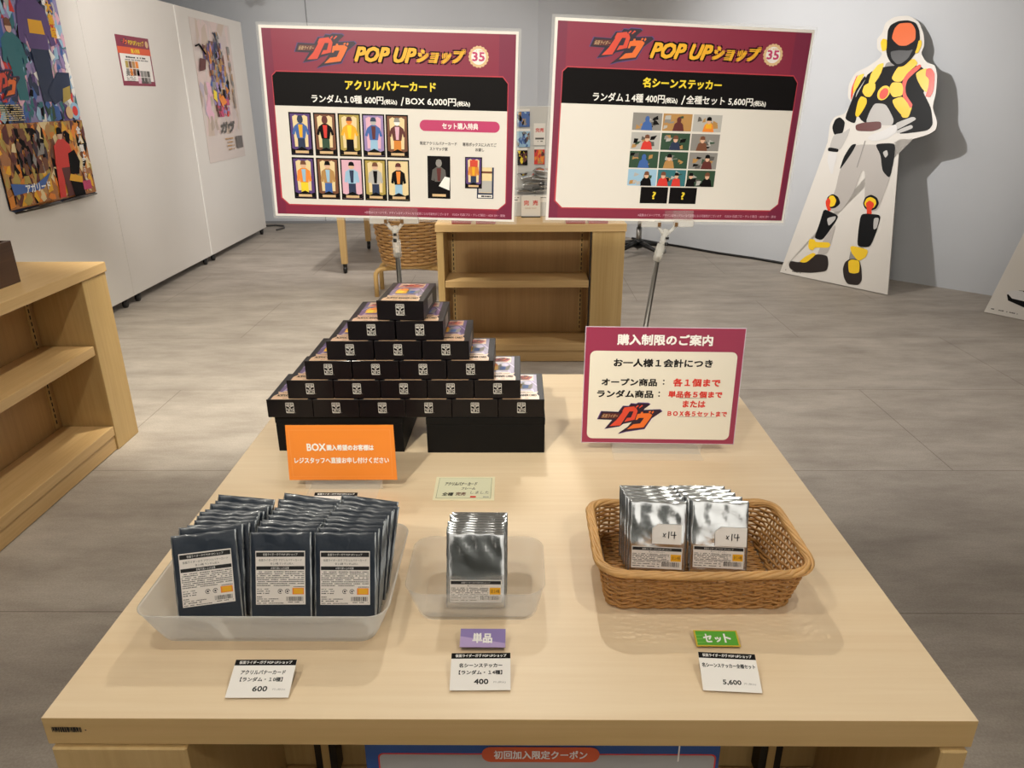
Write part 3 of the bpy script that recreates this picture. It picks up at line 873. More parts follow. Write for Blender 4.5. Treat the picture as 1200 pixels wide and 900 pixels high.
FIG=[
 ('board','white',[(-0.01,0.003),(0.139,1.01),(0.108,1.162),(0.08,1.329),(0.105,1.39),(0.193,1.412),(0.226,1.51),(0.177,1.549),(0.152,1.658),(0.185,1.754),(0.276,1.791),(0.361,1.854),(0.379,1.895),(0.32,1.932),(0.292,2.012),(0.326,2.06),(0.324,2.135),(0.387,2.178),(0.505,2.179),(0.602,2.128),(0.673,2.03),(0.707,1.94),(0.697,1.881),(0.765,1.811),(0.836,1.79),(0.879,1.714),(0.91,1.58),(0.916,1.473),(0.989,1.366),(0.996,1.306),(0.938,1.261),(0.736,1.225),(1.019,0.004)]),
 ('neck','grey',[(0.43,1.827),(0.591,1.827),(0.559,1.76),(0.489,1.725),(0.433,1.751)]),
 ('torso','black',[(0.283,1.736),(0.414,1.79),(0.599,1.802),(0.733,1.786),(0.82,1.711),(0.811,1.542),(0.793,1.394),(0.695,1.329),(0.387,1.34),(0.295,1.424)]),
 ('belly','silver',[(0.435,1.503),(0.534,1.497),(0.639,1.378),(0.642,1.328),(0.403,1.334),(0.413,1.438)]),
 ('armr','black',[(0.673,1.566),(0.705,1.714),(0.828,1.566),(0.909,1.469),(0.963,1.346),(0.938,1.297),(0.704,1.26),(0.676,1.348),(0.803,1.404)]),
 ('armr2','silver',[(0.656,1.347),(0.79,1.404),(0.825,1.382),(0.714,1.311),(0.685,1.297)]),
 ('armr3','silver',[(0.687,1.291),(0.796,1.342),(0.818,1.314),(0.703,1.264)]),
 ('handr','white2',[(0.453,1.221),(0.498,1.259),(0.574,1.285),(0.669,1.347),(0.698,1.279),(0.622,1.219),(0.517,1.2)]),
 ('arml','black',[(0.283,1.736),(0.239,1.646),(0.219,1.502),(0.204,1.369),(0.317,1.332),(0.305,1.437),(0.335,1.593)]),
 ('arml1','silver',[(0.299,1.71),(0.263,1.594),(0.25,1.542),(0.248,1.594)]),
 ('pad','black',[(0.109,1.299),(0.118,1.367),(0.157,1.388),(0.219,1.349),(0.227,1.249),(0.153,1.233)]),
 ('arml2','silver',[(0.143,1.24),(0.229,1.256),(0.281,1.304),(0.28,1.238),(0.246,1.109),(0.136,1.116)]),
 ('cuffl','black',[(0.129,1.133),(0.23,1.123),(0.231,1.095),(0.131,1.099)]),
 ('handl','white2',[(0.145,1.097),(0.223,1.094),(0.234,1.044),(0.232,0.979),(0.24,0.912),(0.221,0.91),(0.183,0.969),(0.149,1.025)]),
 ('vl1','yellow',[(0.329,1.658),(0.328,1.741),(0.366,1.81),(0.417,1.823),(0.417,1.745),(0.39,1.667),(0.361,1.647)]),
 ('vl2','yellow',[(0.295,1.594),(0.297,1.645),(0.34,1.668),(0.391,1.663),(0.407,1.612),(0.385,1.551),(0.336,1.555)]),
 ('vl3','yellow',[(0.281,1.515),(0.295,1.561),(0.352,1.542),(0.367,1.503),(0.349,1.438),(0.322,1.385),(0.291,1.404)]),
 ('vtrim','red',[(0.623,1.725),(0.715,1.805),(0.738,1.78),(0.654,1.69),(0.654,1.628),(0.68,1.566),(0.759,1.492),(0.75,1.455),(0.661,1.542),(0.617,1.654)]),
 ('vr1','yellow',[(0.515,1.699),(0.54,1.78),(0.593,1.821),(0.656,1.847),(0.704,1.805),(0.634,1.734),(0.612,1.669),(0.554,1.67)]),
 ('vr2','yellow',[(0.522,1.63),(0.535,1.667),(0.613,1.664),(0.642,1.616),(0.651,1.56),(0.579,1.548),(0.54,1.586)]),
 ('vr3','yellow',[(0.573,1.529),(0.65,1.558),(0.713,1.504),(0.75,1.458),(0.725,1.403),(0.683,1.417),(0.616,1.473)]),
 ('vr4','yellow',[(0.684,1.414),(0.712,1.442),(0.759,1.48),(0.754,1.393),(0.709,1.39)]),
 ('shl','yellow',[(0.201,1.594),(0.197,1.686),(0.223,1.731),(0.274,1.743),(0.247,1.646),(0.215,1.561)]),
 ('shlr','red',[(0.215,1.522),(0.189,1.621),(0.202,1.718),(0.212,1.731),(0.202,1.647),(0.222,1.561)]),
 ('shr','yellow',[(0.706,1.732),(0.742,1.759),(0.789,1.77),(0.832,1.675),(0.843,1.578),(0.785,1.621),(0.728,1.689)]),
 ('shrr','red',[(0.779,1.763),(0.814,1.769),(0.857,1.728),(0.889,1.602),(0.878,1.548),(0.835,1.554),(0.841,1.626),(0.825,1.687),(0.788,1.712)]),
 ('belt','maroon',[(0.319,1.325),(0.385,1.347),(0.536,1.361),(0.556,1.306),(0.492,1.278),(0.341,1.277)]),
 ('legs','silver2',[(0.336,1.164),(0.59,1.176),(0.721,1.128),(0.753,0.913),(0.738,0.732),(0.728,0.647),(0.619,0.635),(0.525,0.957),(0.494,0.959),(0.479,0.762),(0.413,0.596),(0.27,0.609),(0.308,0.775),(0.294,0.947)]),
 ('sidel','black',[(0.38,1.173),(0.336,1.164),(0.297,1.063),(0.291,0.944),(0.332,1.029),(0.367,1.116)]),
 ('sider','black',[(0.537,1.18),(0.711,1.195),(0.738,1.075),(0.754,0.91),(0.67,0.968),(0.616,1.095)]),
 ('siders','silver',[(0.626,1.116),(0.657,1.138),(0.68,1.099),(0.664,1.071)]),
 ('kneelo','black',[(0.252,0.666),(0.252,0.718),(0.292,0.747),(0.35,0.728),(0.39,0.674),(0.354,0.63),(0.3,0.62)]),
 ('kneel','yellow',[(0.261,0.675),(0.269,0.727),(0.305,0.733),(0.344,0.698),(0.34,0.649),(0.304,0.633)]),
 ('kneelr','red',[(0.244,0.68),(0.263,0.712),(0.292,0.685),(0.296,0.641),(0.323,0.608),(0.294,0.597),(0.261,0.638)]),
 ('kneero','black',[(0.587,0.695),(0.591,0.748),(0.635,0.775),(0.694,0.755),(0.726,0.71),(0.715,0.663),(0.669,0.643),(0.617,0.656)]),
 ('kneer','yellow',[(0.598,0.696),(0.606,0.739),(0.637,0.755),(0.683,0.74),(0.703,0.708),(0.693,0.672),(0.661,0.659),(0.622,0.669)]),
 ('kneerr','red',[(0.61,0.698),(0.635,0.727),(0.681,0.709),(0.688,0.678),(0.675,0.655),(0.692,0.618),(0.647,0.61),(0.636,0.654)]),
 ('shinl','black',[(0.249,0.599),(0.27,0.609),(0.399,0.573),(0.4,0.536),(0.321,0.344),(0.234,0.352),(0.247,0.472)]),
 ('shinls','silver',[(0.301,0.538),(0.382,0.566),(0.384,0.534),(0.339,0.469)]),
 ('bootl','silver2',[(0.327,0.351),(0.401,0.507),(0.406,0.389),(0.404,0.24),(0.305,0.209)]),
 ('shinr','black',[(0.595,0.615),(0.75,0.622),(0.771,0.604),(0.775,0.499),(0.761,0.352),(0.647,0.34),(0.616,0.477)]),
 ('shinrs','silver',[(0.716,0.59),(0.762,0.598),(0.77,0.512),(0.743,0.495)]),
 ('bootr','grey',[(0.6,0.33),(0.717,0.348),(0.719,0.248),(0.61,0.2)]),
 ('shoel','brown',[(0.058,0.089),(0.071,0.123),(0.151,0.121),(0.242,0.165),(0.301,0.223),(0.408,0.226),(0.439,0.156),(0.442,0.093),(0.295,0.051),(0.143,0.034),(0.08,0.054)]),
 ('shoer','brown',[(0.58,0.136),(0.58,0.195),(0.615,0.233),(0.698,0.241),(0.738,0.179),(0.776,0.077),(0.757,0.031),(0.659,0.021),(0.612,0.068)]),
 ('tongl','yellow',[(0.154,0.128),(0.201,0.184),(0.265,0.229),(0.301,0.22),(0.233,0.138),(0.202,0.127)]),
 ('tongr','yellow',[(0.608,0.207),(0.632,0.23),(0.706,0.231),(0.733,0.134),(0.691,0.118),(0.642,0.118)]),
 ('cul','yellow',[(0.202,0.268),(0.19,0.34),(0.246,0.342),(0.257,0.322),(0.389,0.339),(0.409,0.316),(0.396,0.29),(0.267,0.275),(0.259,0.247),(0.224,0.249)]),
 ('cur','yellow',[(0.589,0.326),(0.604,0.342),(0.753,0.332),(0.751,0.268),(0.696,0.222),(0.615,0.282)]),
 ('helm','black',[(0.402,1.922),(0.387,1.997),(0.368,2.073),(0.379,2.116),(0.438,2.142),(0.518,2.141),(0.588,2.116),(0.633,2.056),(0.665,1.97),(0.662,1.897),(0.631,1.832),(0.59,1.788),(0.539,1.782),(0.47,1.822),(0.427,1.871)]),
 ('earl','yellow',[(0.334,1.982),(0.344,2.012),(0.385,2.004),(0.407,1.919),(0.369,1.911)]),
 ('earr','yellow',[(0.652,1.982),(0.674,1.981),(0.688,1.938),(0.675,1.882),(0.651,1.886),(0.655,1.922)]),
 ('visor','orange',[(0.42,2.008),(0.422,2.088),(0.451,2.123),(0.551,2.119),(0.602,2.064),(0.625,1.984),(0.567,1.945),(0.5,1.948)]),
 ('jaw','dgrey',[(0.442,1.907),(0.51,1.914),(0.599,1.906),(0.628,1.917),(0.61,1.848),(0.567,1.81),(0.529,1.805),(0.471,1.85)]),
]

t = leaning('cutout_board', 'tall cut-out board printed with a figure in yellow vest and silver trousers', 'cut-out board', (2.424, 6.684, 0))
mb = MB()
mb.prism([FIG[0][2][0]] + soften(FIG[0][2][1:31])[3:-3] + FIG[0][2][31:], -.012, 0.0, FIGCOL['white'], mat('board_core', '#b9b4ac', .6))
mb.build('board', t)
mb = MB()
for i, (nm, col, pts) in enumerate(FIG[1:]):
    mb.poly(soften(pts), FIGCOL[col], .0012 + i * .00006)
mb.poly([(.44, .98), (.448, .98), (.452, 1.2), (.446, 1.2)], GREYP, .0042)
mb.text('35', .5, 1.545, .56, 1.6, FIGCOL['red'], .0045) if False else None
mb.disc(.488, 1.583, .052, FIGCOL['yellow'], .0046, ry=.058)
mb.disc(.492, 1.578, .036, FIGCOL['red'], .0047, ry=.044)
scribble(mb, .04, .22, .03, .01, DIM, .002, rnd, wmin=.6, wmax=1.5)
tag(mb.build('printed_figure', t), 'printed person in plain helmet, yellow padded vest and dark boots')
t = leaning('cutout_board', 'white cut-out board cropped by the right edge with a black boot print', 'cut-out board', (3.509, 5.357, 0))
mb = MB()
mb.prism([(0, 0), (.95, 0), (.95, 1.0), (.86, 1.75), (.7, 1.98), (.5, 1.98), (.34, 1.8), (.22, 1.5), (.2, 1.5)], -.012, 0, FIGCOL['white'], mat('board_core'))
mb.build('board', t)
mb = MB()
Q = FIGCOL
mb.poly([(.11, .155), (.13, .115), (.3, .075), (.42, .09), (.42, .2), (.34, .25), (.26, .21), (.18, .2)], Q['black'], .0015)
mb.poly([(.105, .17), (.15, .135), (.26, .13), (.28, .16), (.2, .2), (.13, .19)], Q['white2'], .0018)
mb.poly([(.3, .24), (.42, .2), (.44, .6), (.32, .6)], Q['silver2'], .0016)
mb.poly([(.55, .1), (.75, .1), (.74, .22), (.58, .24)], Q['black'], .0016)
mb.poly([(.58, .24), (.72, .22), (.7, .6), (.58, .6)], Q['silver2'], .0017)
mb.poly([(.3, .6), (.72, .6), (.74, 1.1), (.3, 1.1)], Q['silver2'], .0019)
mb.poly([(.28, 1.05), (.76, 1.05), (.84, 1.6), (.2, 1.6)], Q['black'], .0021)
mb.disc(.52, 1.8, .12, Q['dgrey'], .0023, ry=.15)
scribble(mb, .04, .22, .03, .009, DIM, .002, rnd, wmin=.6, wmax=1.5)
tag(mb.build('printed_figure', t), 'black boot and grey leg of the printed figure')

# ---------------------------------------------------------------- things on the rear shelf unit
t = thing('display_stand', 'white upright display panel at the back of the rear shelf unit', 'display stand', (.08, 4.64, .845))
mb = MB(); mb.box(-.3, .3, 0, .012, .0, .63, mat('stand_white', '#cfcdca', .5), .002, 1); mb.build('panel', t)
mb = MB(); mb.box(-.3, .3, -.09, -.001, 0, .13, mat('stand_white'), .002, 1); mb.build('ledge', t)
mb = MB(); mb.M = FACE @ Matrix.Translation((0, 0, .0915))
for x in (-.25, -.14, -.055, .025, .15):
    mb = MB(); mb.M = FACE @ Matrix.Translation((0, 0, .0915))
    mb.rect(x, .085, x + .07, .125, PAPER, 0)
    scribble(mb, x + .006, x + .064, .11, .005, DIM, .0004, rnd)
    scribble(mb, x + .015, x + .055, .095, .008, DIM, .0004, rnd)
    mb.build('price_ticket', t)
for lab, x, z, w, h, pal in (
    ('hanging packet with blue picture, uppermost in the gap between the hung notices', .03, 1.36, .075, .1, [BLUE, SKY, BLACKP, TAN, GREYP]),
    ('hanging packet with blue picture, second down in the gap between the hung notices', .03, 1.245, .08, .105, [SKY, NAVY, BROWN, GREYP, BLUE]),
    ('hanging dark packet with a yellow spot, lower left in the gap between notices', .024, 1.14, .062, .1, [BLACKP, MAROON, YELLOW, VIOLET_DK]),
    ('hanging orange-red packet, lower right in the gap between the hung notices', .127, 1.145, .062, .1, [RED, ORANGE, MAROON, TAN])):
    t = thing('hanging_packet', lab, 'packet', (x, 4.632, z), 0, 'packets on the rear display panel')
    mb = MB(); mb.M = FACE
    mb.prism([(-w / 2, 0), (w / 2, 0), (w / 2, h * .86), (-w / 2, h * .86)], -.004, .004, pal[0])
    shards(mb, -w / 2, 0.002, w / 2, h * .84, pal, 22, .018, .0045, .00003, rnd)
    mb.build('packet_body', t)
    mb = MB(); mb.M = FACE
    mb.prism([(-w / 2, h * .862), (w / 2, h * .862), (w / 2, h), (-w / 2, h)], -.001, .003, PAPER)
    mb.build('header', t)
t = thing('sold_out_card', 'small white sold-out card fixed high beside the hanging packets', 'card', (.127, 4.634, 1.255), 0, None)
mb = MB(); mb.M = FACE
mb.prism([(-.035, 0), (.035, 0), (.035, .125), (-.035, .125)], 0, .0015, PAPER)
mb.text('完売', -.024, .075, .024, .098, RED, .002, bold=.0008)
mb.rect(-.026, .033, .026, .043, DIM, .002); scribble(mb, -.02, .02, .02, .006, DIM, .002, rnd)
mb.build('card_face', t)
t = thing('sold_out_card', 'white sold-out card standing at the front of the rear shelf top', 'card', (.075, 4.515, .845))
mb = MB(); mb.M = FACE
mb.prism([(-.058, 0), (.058, 0), (.058, .125), (-.058, .125)], 0, .002, PAPER)
mb.text('完', -.042, .072, -.012, .1, RED, .0025, bold=.001); mb.text('売', .012, .072, .042, .1, RED, .0025, bold=.001)
mb.text('SOLD OUT', -.034, .05, .034, .058, TAN, .0025)
mb.build('card_face', t)
mb = MB(); mb.box(-.058, .058, -.012, .02, 0, .006, BLKPL); mb.build('foot', t)
for i, (x, z, rz, w) in enumerate(((-.02, .979, .2, .12), (.09, .979, -.15, .12), (.13, .993, .3, .12), (.03, .995, -.25, .12), (.09, 1.014, .12, .12), (.0, 1.017, .35, .12), (.1, 1.035, -.3, .11), (.17, 1.03, .1, .1))):
    wher = ['bottom left', 'bottom right', 'second layer at right', 'second layer at left', 'third layer at right', 'third layer at left', 'top', 'upper right edge'][i]
    mb = MB()
    r2 = random.Random(40 + i)
    vs, fs = [], []
    for a in range(9):
        for b in range(7):
            u, v = a / 8 - .5, b / 6 - .5
            vs.append((u * w, v * .08, .007 * (1 - (2 * u) ** 4) * (1 - (2 * v) ** 4) + r2.uniform(-.002, .002)))
    for a in range(8):
        for b in range(6):
            fs.append((a * 7 + b, (a + 1) * 7 + b, (a + 1) * 7 + b + 1, a * 7 + b + 1))
    nn = len(vs)
    vs2 = vs + [(x_, y_, -.0035) for x_, y_, z_ in vs]
    fs2 = fs + [tuple(nn + q for q in f[::-1]) for f in fs]
    edge = [a * 7 for a in range(9)] + [56 + b for b in range(1, 7)] + [62 - 7 * a for a in range(1, 9)] + [6 - b for b in range(1, 6)]
    fs2 += [(edge[(j + 1) % len(edge)], edge[j], nn + edge[j], nn + edge[(j + 1) % len(edge)]) for j in range(len(edge))]
    mb.add(vs2, fs2, SILVER)
    o = mb.build('foil_packet', None, True)
    o.location = (.06 + x * .9, 4.575, z + .02 + i * .010)
    o.rotation_euler = (radians(8 + 6 * (i % 3)), radians((-1) ** i * 6), rz)
    tag(o, 'crumpled silver foil packet in the far heap between the notices, ' + wher, 'packet', 'silver packets heaped on the rear stand')
for x, side, pr in ((-.33, 'left', 'left'), (-.19, 'right', 'left'), (.33, 'left', 'right'), (.46, 'right', 'right')):
    mb = MB()
    mb.box(-.056, .056, -.05, .05, 0, .022, mat('red_card_stock', '#a33a3a', .4), .003, 2)
    mb.rect(-.045, -.04, .045, .04, mat('red_card_top', '#b9504c', .4), .0223)
    o = mb.build('red_box'); o.location = (x, 4.312, .845)
    tag(o, 'small flat red box on rear shelf top, %s of the pair under the %s notice' % (side, pr), 'box', 'flat red boxes on the rear shelf')

# ---------------------------------------------------------------- display table
TX0, TX1, TY0, TY1 = -.5683, .5405, .6582, 1.812
t = thing('display_table', 'large square maple display table in the foreground', 'table', (0, 0, 0))
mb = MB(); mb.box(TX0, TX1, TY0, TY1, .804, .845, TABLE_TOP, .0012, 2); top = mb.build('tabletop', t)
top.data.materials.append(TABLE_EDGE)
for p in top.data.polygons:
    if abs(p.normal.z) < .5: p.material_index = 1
mb = MB(); mb.M = Matrix.Translation((0, TY0 - .0006, 0)) @ FACE
mb.rect(-.5595, .8262, -.5195, .8312, PAPER, -.0002) if False else None
barcode(mb, -.5585,   .8235, -.523, .8315, INK, 0, rnd)
barcode(mb, -.5585, .826, -.523, .8315, INK, .0001, rnd)
mb.disc(-.518, .827, .001, INK)
mb.build('barcode_sticker', t)
mb = MB(); mb.box(-.563, -.4, .653, .93, 0, .8025, MAPLE_V, .002, 1); mb.build('end_post', t)
mb = MB(); mb.box(.503, .535, .653, .93, 0, .8025, MAPLE_V, .002, 1); mb.build('end_post', t)
mb = MB(); mb.box(-.563, .535, .931, 1.70, 0, .803, MAPLE_V); mb.build('carcass', t)
mb = MB(); mb.box(-.3985, .501, .668, .93, .07, .112, MAPLE_H, .002, 1); mb.build('bottom_board', t)
mb = MB(); mb.box(-.3985, .501, .68, .93, .42, .46, MAPLE_H, .002, 1); mb.build('shelf_board', t)
for x in (-.32, .415):
    mb = MB()
    mb.box(x - .018, x + .018, .9, .9305, .47, .79, SLOT)
    mb.box(x - .006, x + .006, .898, .9, .47, .79, MAPLE_V)
    mb.build('slotted_strip', t)

# coupon board in the opening under the tabletop
t = thing('coupon_board', 'blue-bordered coupon board half hidden under the front edge of the display table', 'board', (.03, .705, .462))
mb = MB(); mb.M = FACE
w, h = .229, .325
mb.prism([(-w, 0), (w, 0), (w, h), (-w, h)], -.003, 0, mat('coupon_blue', '#1f4a8c', .4))
mb.prism(rr_pts(-w + .018, .02, w - .006, h - .05, .006), .0002, .0006, mat('coupon_grey', '#a9a6a4', .4))
mb.rrect(-w + .016, .018, w - .004, h - .048, .007, RED, .00015)
mb.rrect(-.078, h - .062, .074, h - .036, .012, mat('coupon_orange', '#d2562a', .4), .001)
mb.text('初回加入限定クーポン', -.062, h - .056, .058, h - .042, PAPER, .0014, bold=.0004)
mb.rect(.175, h - .06, .177, h, PAPER, .001)
for i in range(6):
    scribble(mb, -.17, .17, h - .1 - i * .03, .012, DIM, .001, rnd)
mb.build('printed_panel', t)

# ---------------------------------------------------------------- the two hung notices and their poles
SC = .612 / 475
def notice_face(mb, n0, title, prices, body):
    dn = .35
    mb.prism([(0, 0), (475, 0), (475, 343), (0, 343)], -1.2, 0, mat('laminate_white', '#ece7e1', .22, coat=.6))
    mb.rect(5, 4.5, 470.5, 338, CRIMSON, dn)
    for x0, x1 in ((5, 22), (440, 470.5)):
        mb.rect(x0, 4.5, x1, 338, DKCRIM, dn * 1.4)
    mb.poly([(16.5, 204), (16.5, 258.6), (25.5, 267), (448, 267), (458.5, 255), (458.5, 35), (443, 22), (29, 22), (14, 35.5), (16.5, 204)][:9], mat('print_red_line', '#c2404a', .3), dn * 1.8)
    mb.poly([(18, 205), (18, 257.6), (26, 265), (447.5, 265), (457, 254), (457, 205)], BLACKP, dn * 2.4)
    mb.poly([(18, 206), (457, 206), (457, 36), (443, 24), (30, 24), (17, 36)], mat('notice_paper', '#e8e2da', .25, coat=.5), dn * 2.6)
    logo(mb, 64, 273, 177, 331, dn * 2, dn)
    for k, m in ((2.4, BLACKP), (0, AMBER)):
        z = dn * (3 if k else 4)
        mb.text('POP UP', 178, 286.5, 285, 310, m, z, bold=1.6 + k * 1.2, slant=.35)
        mb.text('ショップ', 291, 287, 374, 309.5, m, z, bold=1.8 + k * 1.2, slant=.35)
    mb.poly([(178 - 3, 299), (285, 299), (285, 299.4), (178 - 3, 299.4)], AMBER, dn * 4.2) if False else None
    for i in range(18):
        a = 2 * pi * i / 18
        mb.disc(402.2 + 15.5 * cos(a), 299 + 15.5 * sin(a), 3.4, GOLD, dn * 2 + .01 * i, k=8)
    mb.disc(402.2, 299, 13.6, PAPER, dn * 3)
    mb.text('35', 391, 292, 413, 306.5, ROSE, dn * 4, bold=.7)
    scribble(mb, 392, 412, 308, 2, GOLD, dn * 4, rnd)
    mb.text(title[0], title[1], 237.5, title[2], 253, YELLOW, dn * 4, bold=.7)
    for s, x0, x1, y0, y1 in prices:
        mb.text(s, x0, y0, x1, y1, WHITE_INK, dn * 4, bold=.35)
    mb.text('※画像はイメージです。デザインはサンプルとなり変更になる可能性がございます', 178, 9, 345, 14.2, PINK, dn * 3)
    mb.text('©2024 石森プロ・テレビ朝日・ADK EM・東映', 352, 9, 457, 14.2, PINK, dn * 3)
    body(mb, dn * 3.6, dn * .35)

def body_left(mb, n, d):
    cx = [42.2, 89, 135.5, 181.5, 226.5]
    up = [(PURPLE, BLUE, NAVY, NAVY, AMBER), (BROWN, BLACKP, DGREEN, MAROON, RED), (OLIVE, AMBER, BLACKP, MAROON, YELLOW), (LILAC, BLUE, SKY, NAVY, MAROON), (BROWN, MAROON, FIRE, GREYP, PINK)]
    lo = [(PURPLE, ORANGE, YELLOW, BROWN, SKY), (BROWN, TAN, BLUE, BLACKP, SKY), (PINK, SKY, NAVY, BLACKP, NAVY), (OLIVE, SILVERP, NAVY, BROWN, BLACKP), (CREAMP, BLACKP, SKY, MAROON, ORANGE)]
    for i in range(5):
        a = up[i]; figure(mb, cx[i], 117, 42.6, 78, n, d, a[0], a[1], a[2], a[3], a[4], arms=.06, frame=BLACKP, arch=CREAMP if i != 3 else PINK, head=[NAVY, MAROON, ORANGE, SILVERP, WHITE_INK][i])
        a = lo[i]; figure(mb, cx[i] - .5 + (5 - i) * .0, 35, 43, 78, n, d, a[0], a[1], a[2], a[3], a[4], frame=BLACKP, arch=CREAMP if i != 2 else None)
    mb.rrect(291, 167.3, 443.4, 187.3, 9.8, ROSE, n)
    mb.text('セット購入特典', 334, 171.8, 402, 183, WHITE_INK, n + d, bold=.35)
    mb.text('限定アクリルバナーカード', 291, 142, 361.5, 148.2, DIM, n, bold=.2)
    mb.text('ストマック家', 309.5, 132, 344, 138.4, DIM, n, bold=.2)
    mb.text('専用ボックスに入れてご', 373, 141.5, 437.5, 148, DIM, n, bold=.2)
    mb.text('お渡し', 397.4, 132.5, 414, 138.6, DIM, n, bold=.2)
    figure(mb, 304.5, 41.8, 44.2, 80.2, n, d, BLACKP, DIM, BLACKP, GREYP, MAROON, frame=BLACKP, head=GREYP)
    mb.poly([(326, 66), (347, 58), (348, 82), (338, 84)], WHITE_INK, n + 9 * d)
    mb.rect(400.9, 43.9, 433.5, 103.3, NAVY, n); mb.rect(404, 55, 430, 103.3, CREAMP, n + d); mb.rect(404, 56, 430, 78, SILVERP, n + 2 * d); mb.rect(404, 92, 430, 96, BROWN, n + 2 * d); mb.rect(403, 45.5, 431, 51.5, PAPER, n + 2 * d)
    scribble(mb, 405, 429, 47, 3, INK, n + 3 * d, rnd)
    figure(mb, 377.5, 63, 33, 58.8, n + 4 * d, d, PURPLE, FIRE, NAVY, RED, AMBER, frame=BLACKP, arch=CREAMP)
    mb.rect(387, 104, 402, 116, LOGO_RED, n + 14 * d)

def body_right(mb, n, d):
    xs, ys = [151.8, 209, 266.6], [164.6, 131, 98.2, 66]
    spec = [((GREYP, BLUE), (TAN, MAROON), (SILVERP, ORANGE)), ((SILVERP, RED), (DGREEN, NAVY), (GREYP, BROWN)), ((DGREEN, BLUE), (DGREEN, TAN), (GREYP, MAROON)), ((SKY, BLACKP), (TEAL, RED), (DGREEN, BLACKP))]
    for j in range(4):
        for i in range(3):
            x, y = xs[i], ys[j]
            bg, fg = spec[j][i]
            w, h = 55, 29.8
            mb.rect(x, y, x + w, y + h, bg, n)
            for k in range(9):
                px, py = rnd.uniform(x, x + w - 14), rnd.uniform(y, y + h - 9)
                mb.poly([(px, py), (px + rnd.uniform(6, 14), py + rnd.uniform(0, 3)), (px + rnd.uniform(5, 13), py + rnd.uniform(4, 9)), (px + 1, py + rnd.uniform(4, 9))], rnd.choice([bg, DIM, SILVERP, TAN, GREYP, BLACKP, DGREEN]), n + d * (1 + k * .2))
            c = x + w * [(.5, .55, .55), (.55, .5, .4), (.5, .35, .65), (.65, .2, .72)][j][i]
            person = (j, i) not in ((0, 0), (0, 1), (2, 0))
            mb.poly([(c - 11, y), (c + 11, y), (c + 8, y + 12), (c + 3, y + 16), (c - 3, y + 16), (c - 8, y + 12)], fg, n + 4 * d)
            if (j, i) == (0, 2):
                mb.poly([(c - 6, y + 6), (c + 6, y + 6), (c + 5, y + 15), (c - 5, y + 15)], AMBER, n + 4.5 * d)
            mb.disc(c, y + 19, 4.3, SKIN if person else fg, n + 5 * d, ry=5.6, k=12)
            if person:
                mb.poly([(c - 5, y + 19.5), (c + 5, y + 19.5), (c + 4, y + 25), (c, y + 26.5), (c - 4, y + 25)], BROWN if j % 2 else BLACKP, n + 6 * d)
            if (j, i) in ((3, 1), (3, 2)):
                q = c + (26 if i == 1 else -32)
                mb.poly([(q - 9, y), (q + 9, y), (q + 7, y + 12), (q, y + 16), (q - 7, y + 12)], fg, n + 4 * d)
                mb.disc(q, y + 19, 4, SKIN, n + 5 * d, ry=5.2, k=12)
                mb.poly([(q - 4.6, y + 19.5), (q + 4.6, y + 19.5), (q + 3, y + 25), (q - 3, y + 25)], BLACKP, n + 6 * d)
    for x in (179, 236):
        mb.rect(x, 33.8, x + 53.4, 63.8, BLACKP, n)
        mb.text('?', x + 24, 42, x + 30, 55, YELLOW, n + d, bold=.5)

def pole(loc, top, lean, label):
    """floor stand: base, pole and the clear clip that grips a notice; loc is the foot, top the clip height"""
    t = thing('sign_stand', label, 'sign stand', loc, 0, 'pole stands behind the display table')
    mb = MB(); mb.lathe([(.02, 0), (.12, 0), (.12, .008), (.03, .014), (.015, .03)], STEEL, 32); mb.build('base_plate', t, True)
    L = lean
    mb = MB(); mb.tube([(0, 0, .02), (L * .87, 0, top - .082)], .0068, STEEL, 12); mb.build('pole', t, True)
    mb = MB(); mb.tube([(L * .85, 0, top - .092), (L * .93, 0, top - .05)], .0115, CLIPM, 10); mb.build('socket', t, True)
    mb = MB()
    mb.tube([(L * .93, 0, top - .052), (L, 0, top - .012)], [.009, .008], CLIPM, 8)
    mb.tube([(L * .98, -.001, top - .03), (L - .022, -.002, top - .004)], .005, CLIPM, 6)
    mb.tube([(L * .98, -.001, top - .03), (L + .022, -.002, top - .004)], .005, CLIPM, 6)
    mb.box(L - .004, L + .004, -.012, -.009, top - .052, top - .044, BLKPL); mb.box(L - .003, L + .005, -.012, -.009, top - .036, top - .03, BLKPL)
    mb.build('clip_neck', t, True)
    for s in (-1, 1):
        mb = MB()
        mb.box(L + s * .04 - .024, L + s * .04 + .024, -.012, .006, top - .006, top + .011, CLIPM, .003, 2)
        mb.box(L + s * .021 - .004, L + s * .021 + .004, -.0135, -.0115, top - .004, top + .006, mat('clip_pin', '#6a4a24', .4))
        mb.build('clip_jaw', t)
    mb = MB(); mb.box(L - .062, L + .062, -.0085, -.0055, top + .0112, top + .034, CLEAR); mb.build('clip_plate', t)
    return t

def hung(label, origin, rotz, roll, title, prices, body):
    t = thing('hanging_notice', label, 'notice', origin, 0, None)
    t.rotation_mode = 'XYZ'
    t.rotation_euler = (0, 0, 0)
    mb = MB()
    mb.M = Matrix.Rotation(rotz, 4, 'Z') @ Matrix.Rotation(roll, 4, 'Y') @ FACE @ Matrix.Scale(SC, 4)
    notice_face(mb, 0, title, prices, body)
    mb.build('printed_panel', t)
    mb = MB()
    mb.M = Matrix.Rotation(rotz, 4, 'Z') @ Matrix.Rotation(roll, 4, 'Y') @ FACE @ Matrix.Scale(SC, 4)
    mb.prism([(-5, -5), (480, -5), (480, 348), (-5, 348)], -1.8, -1.25, CLEAR)
    tag(mb.build('laminate_edge', t), 'clear laminating film margin')
    return t
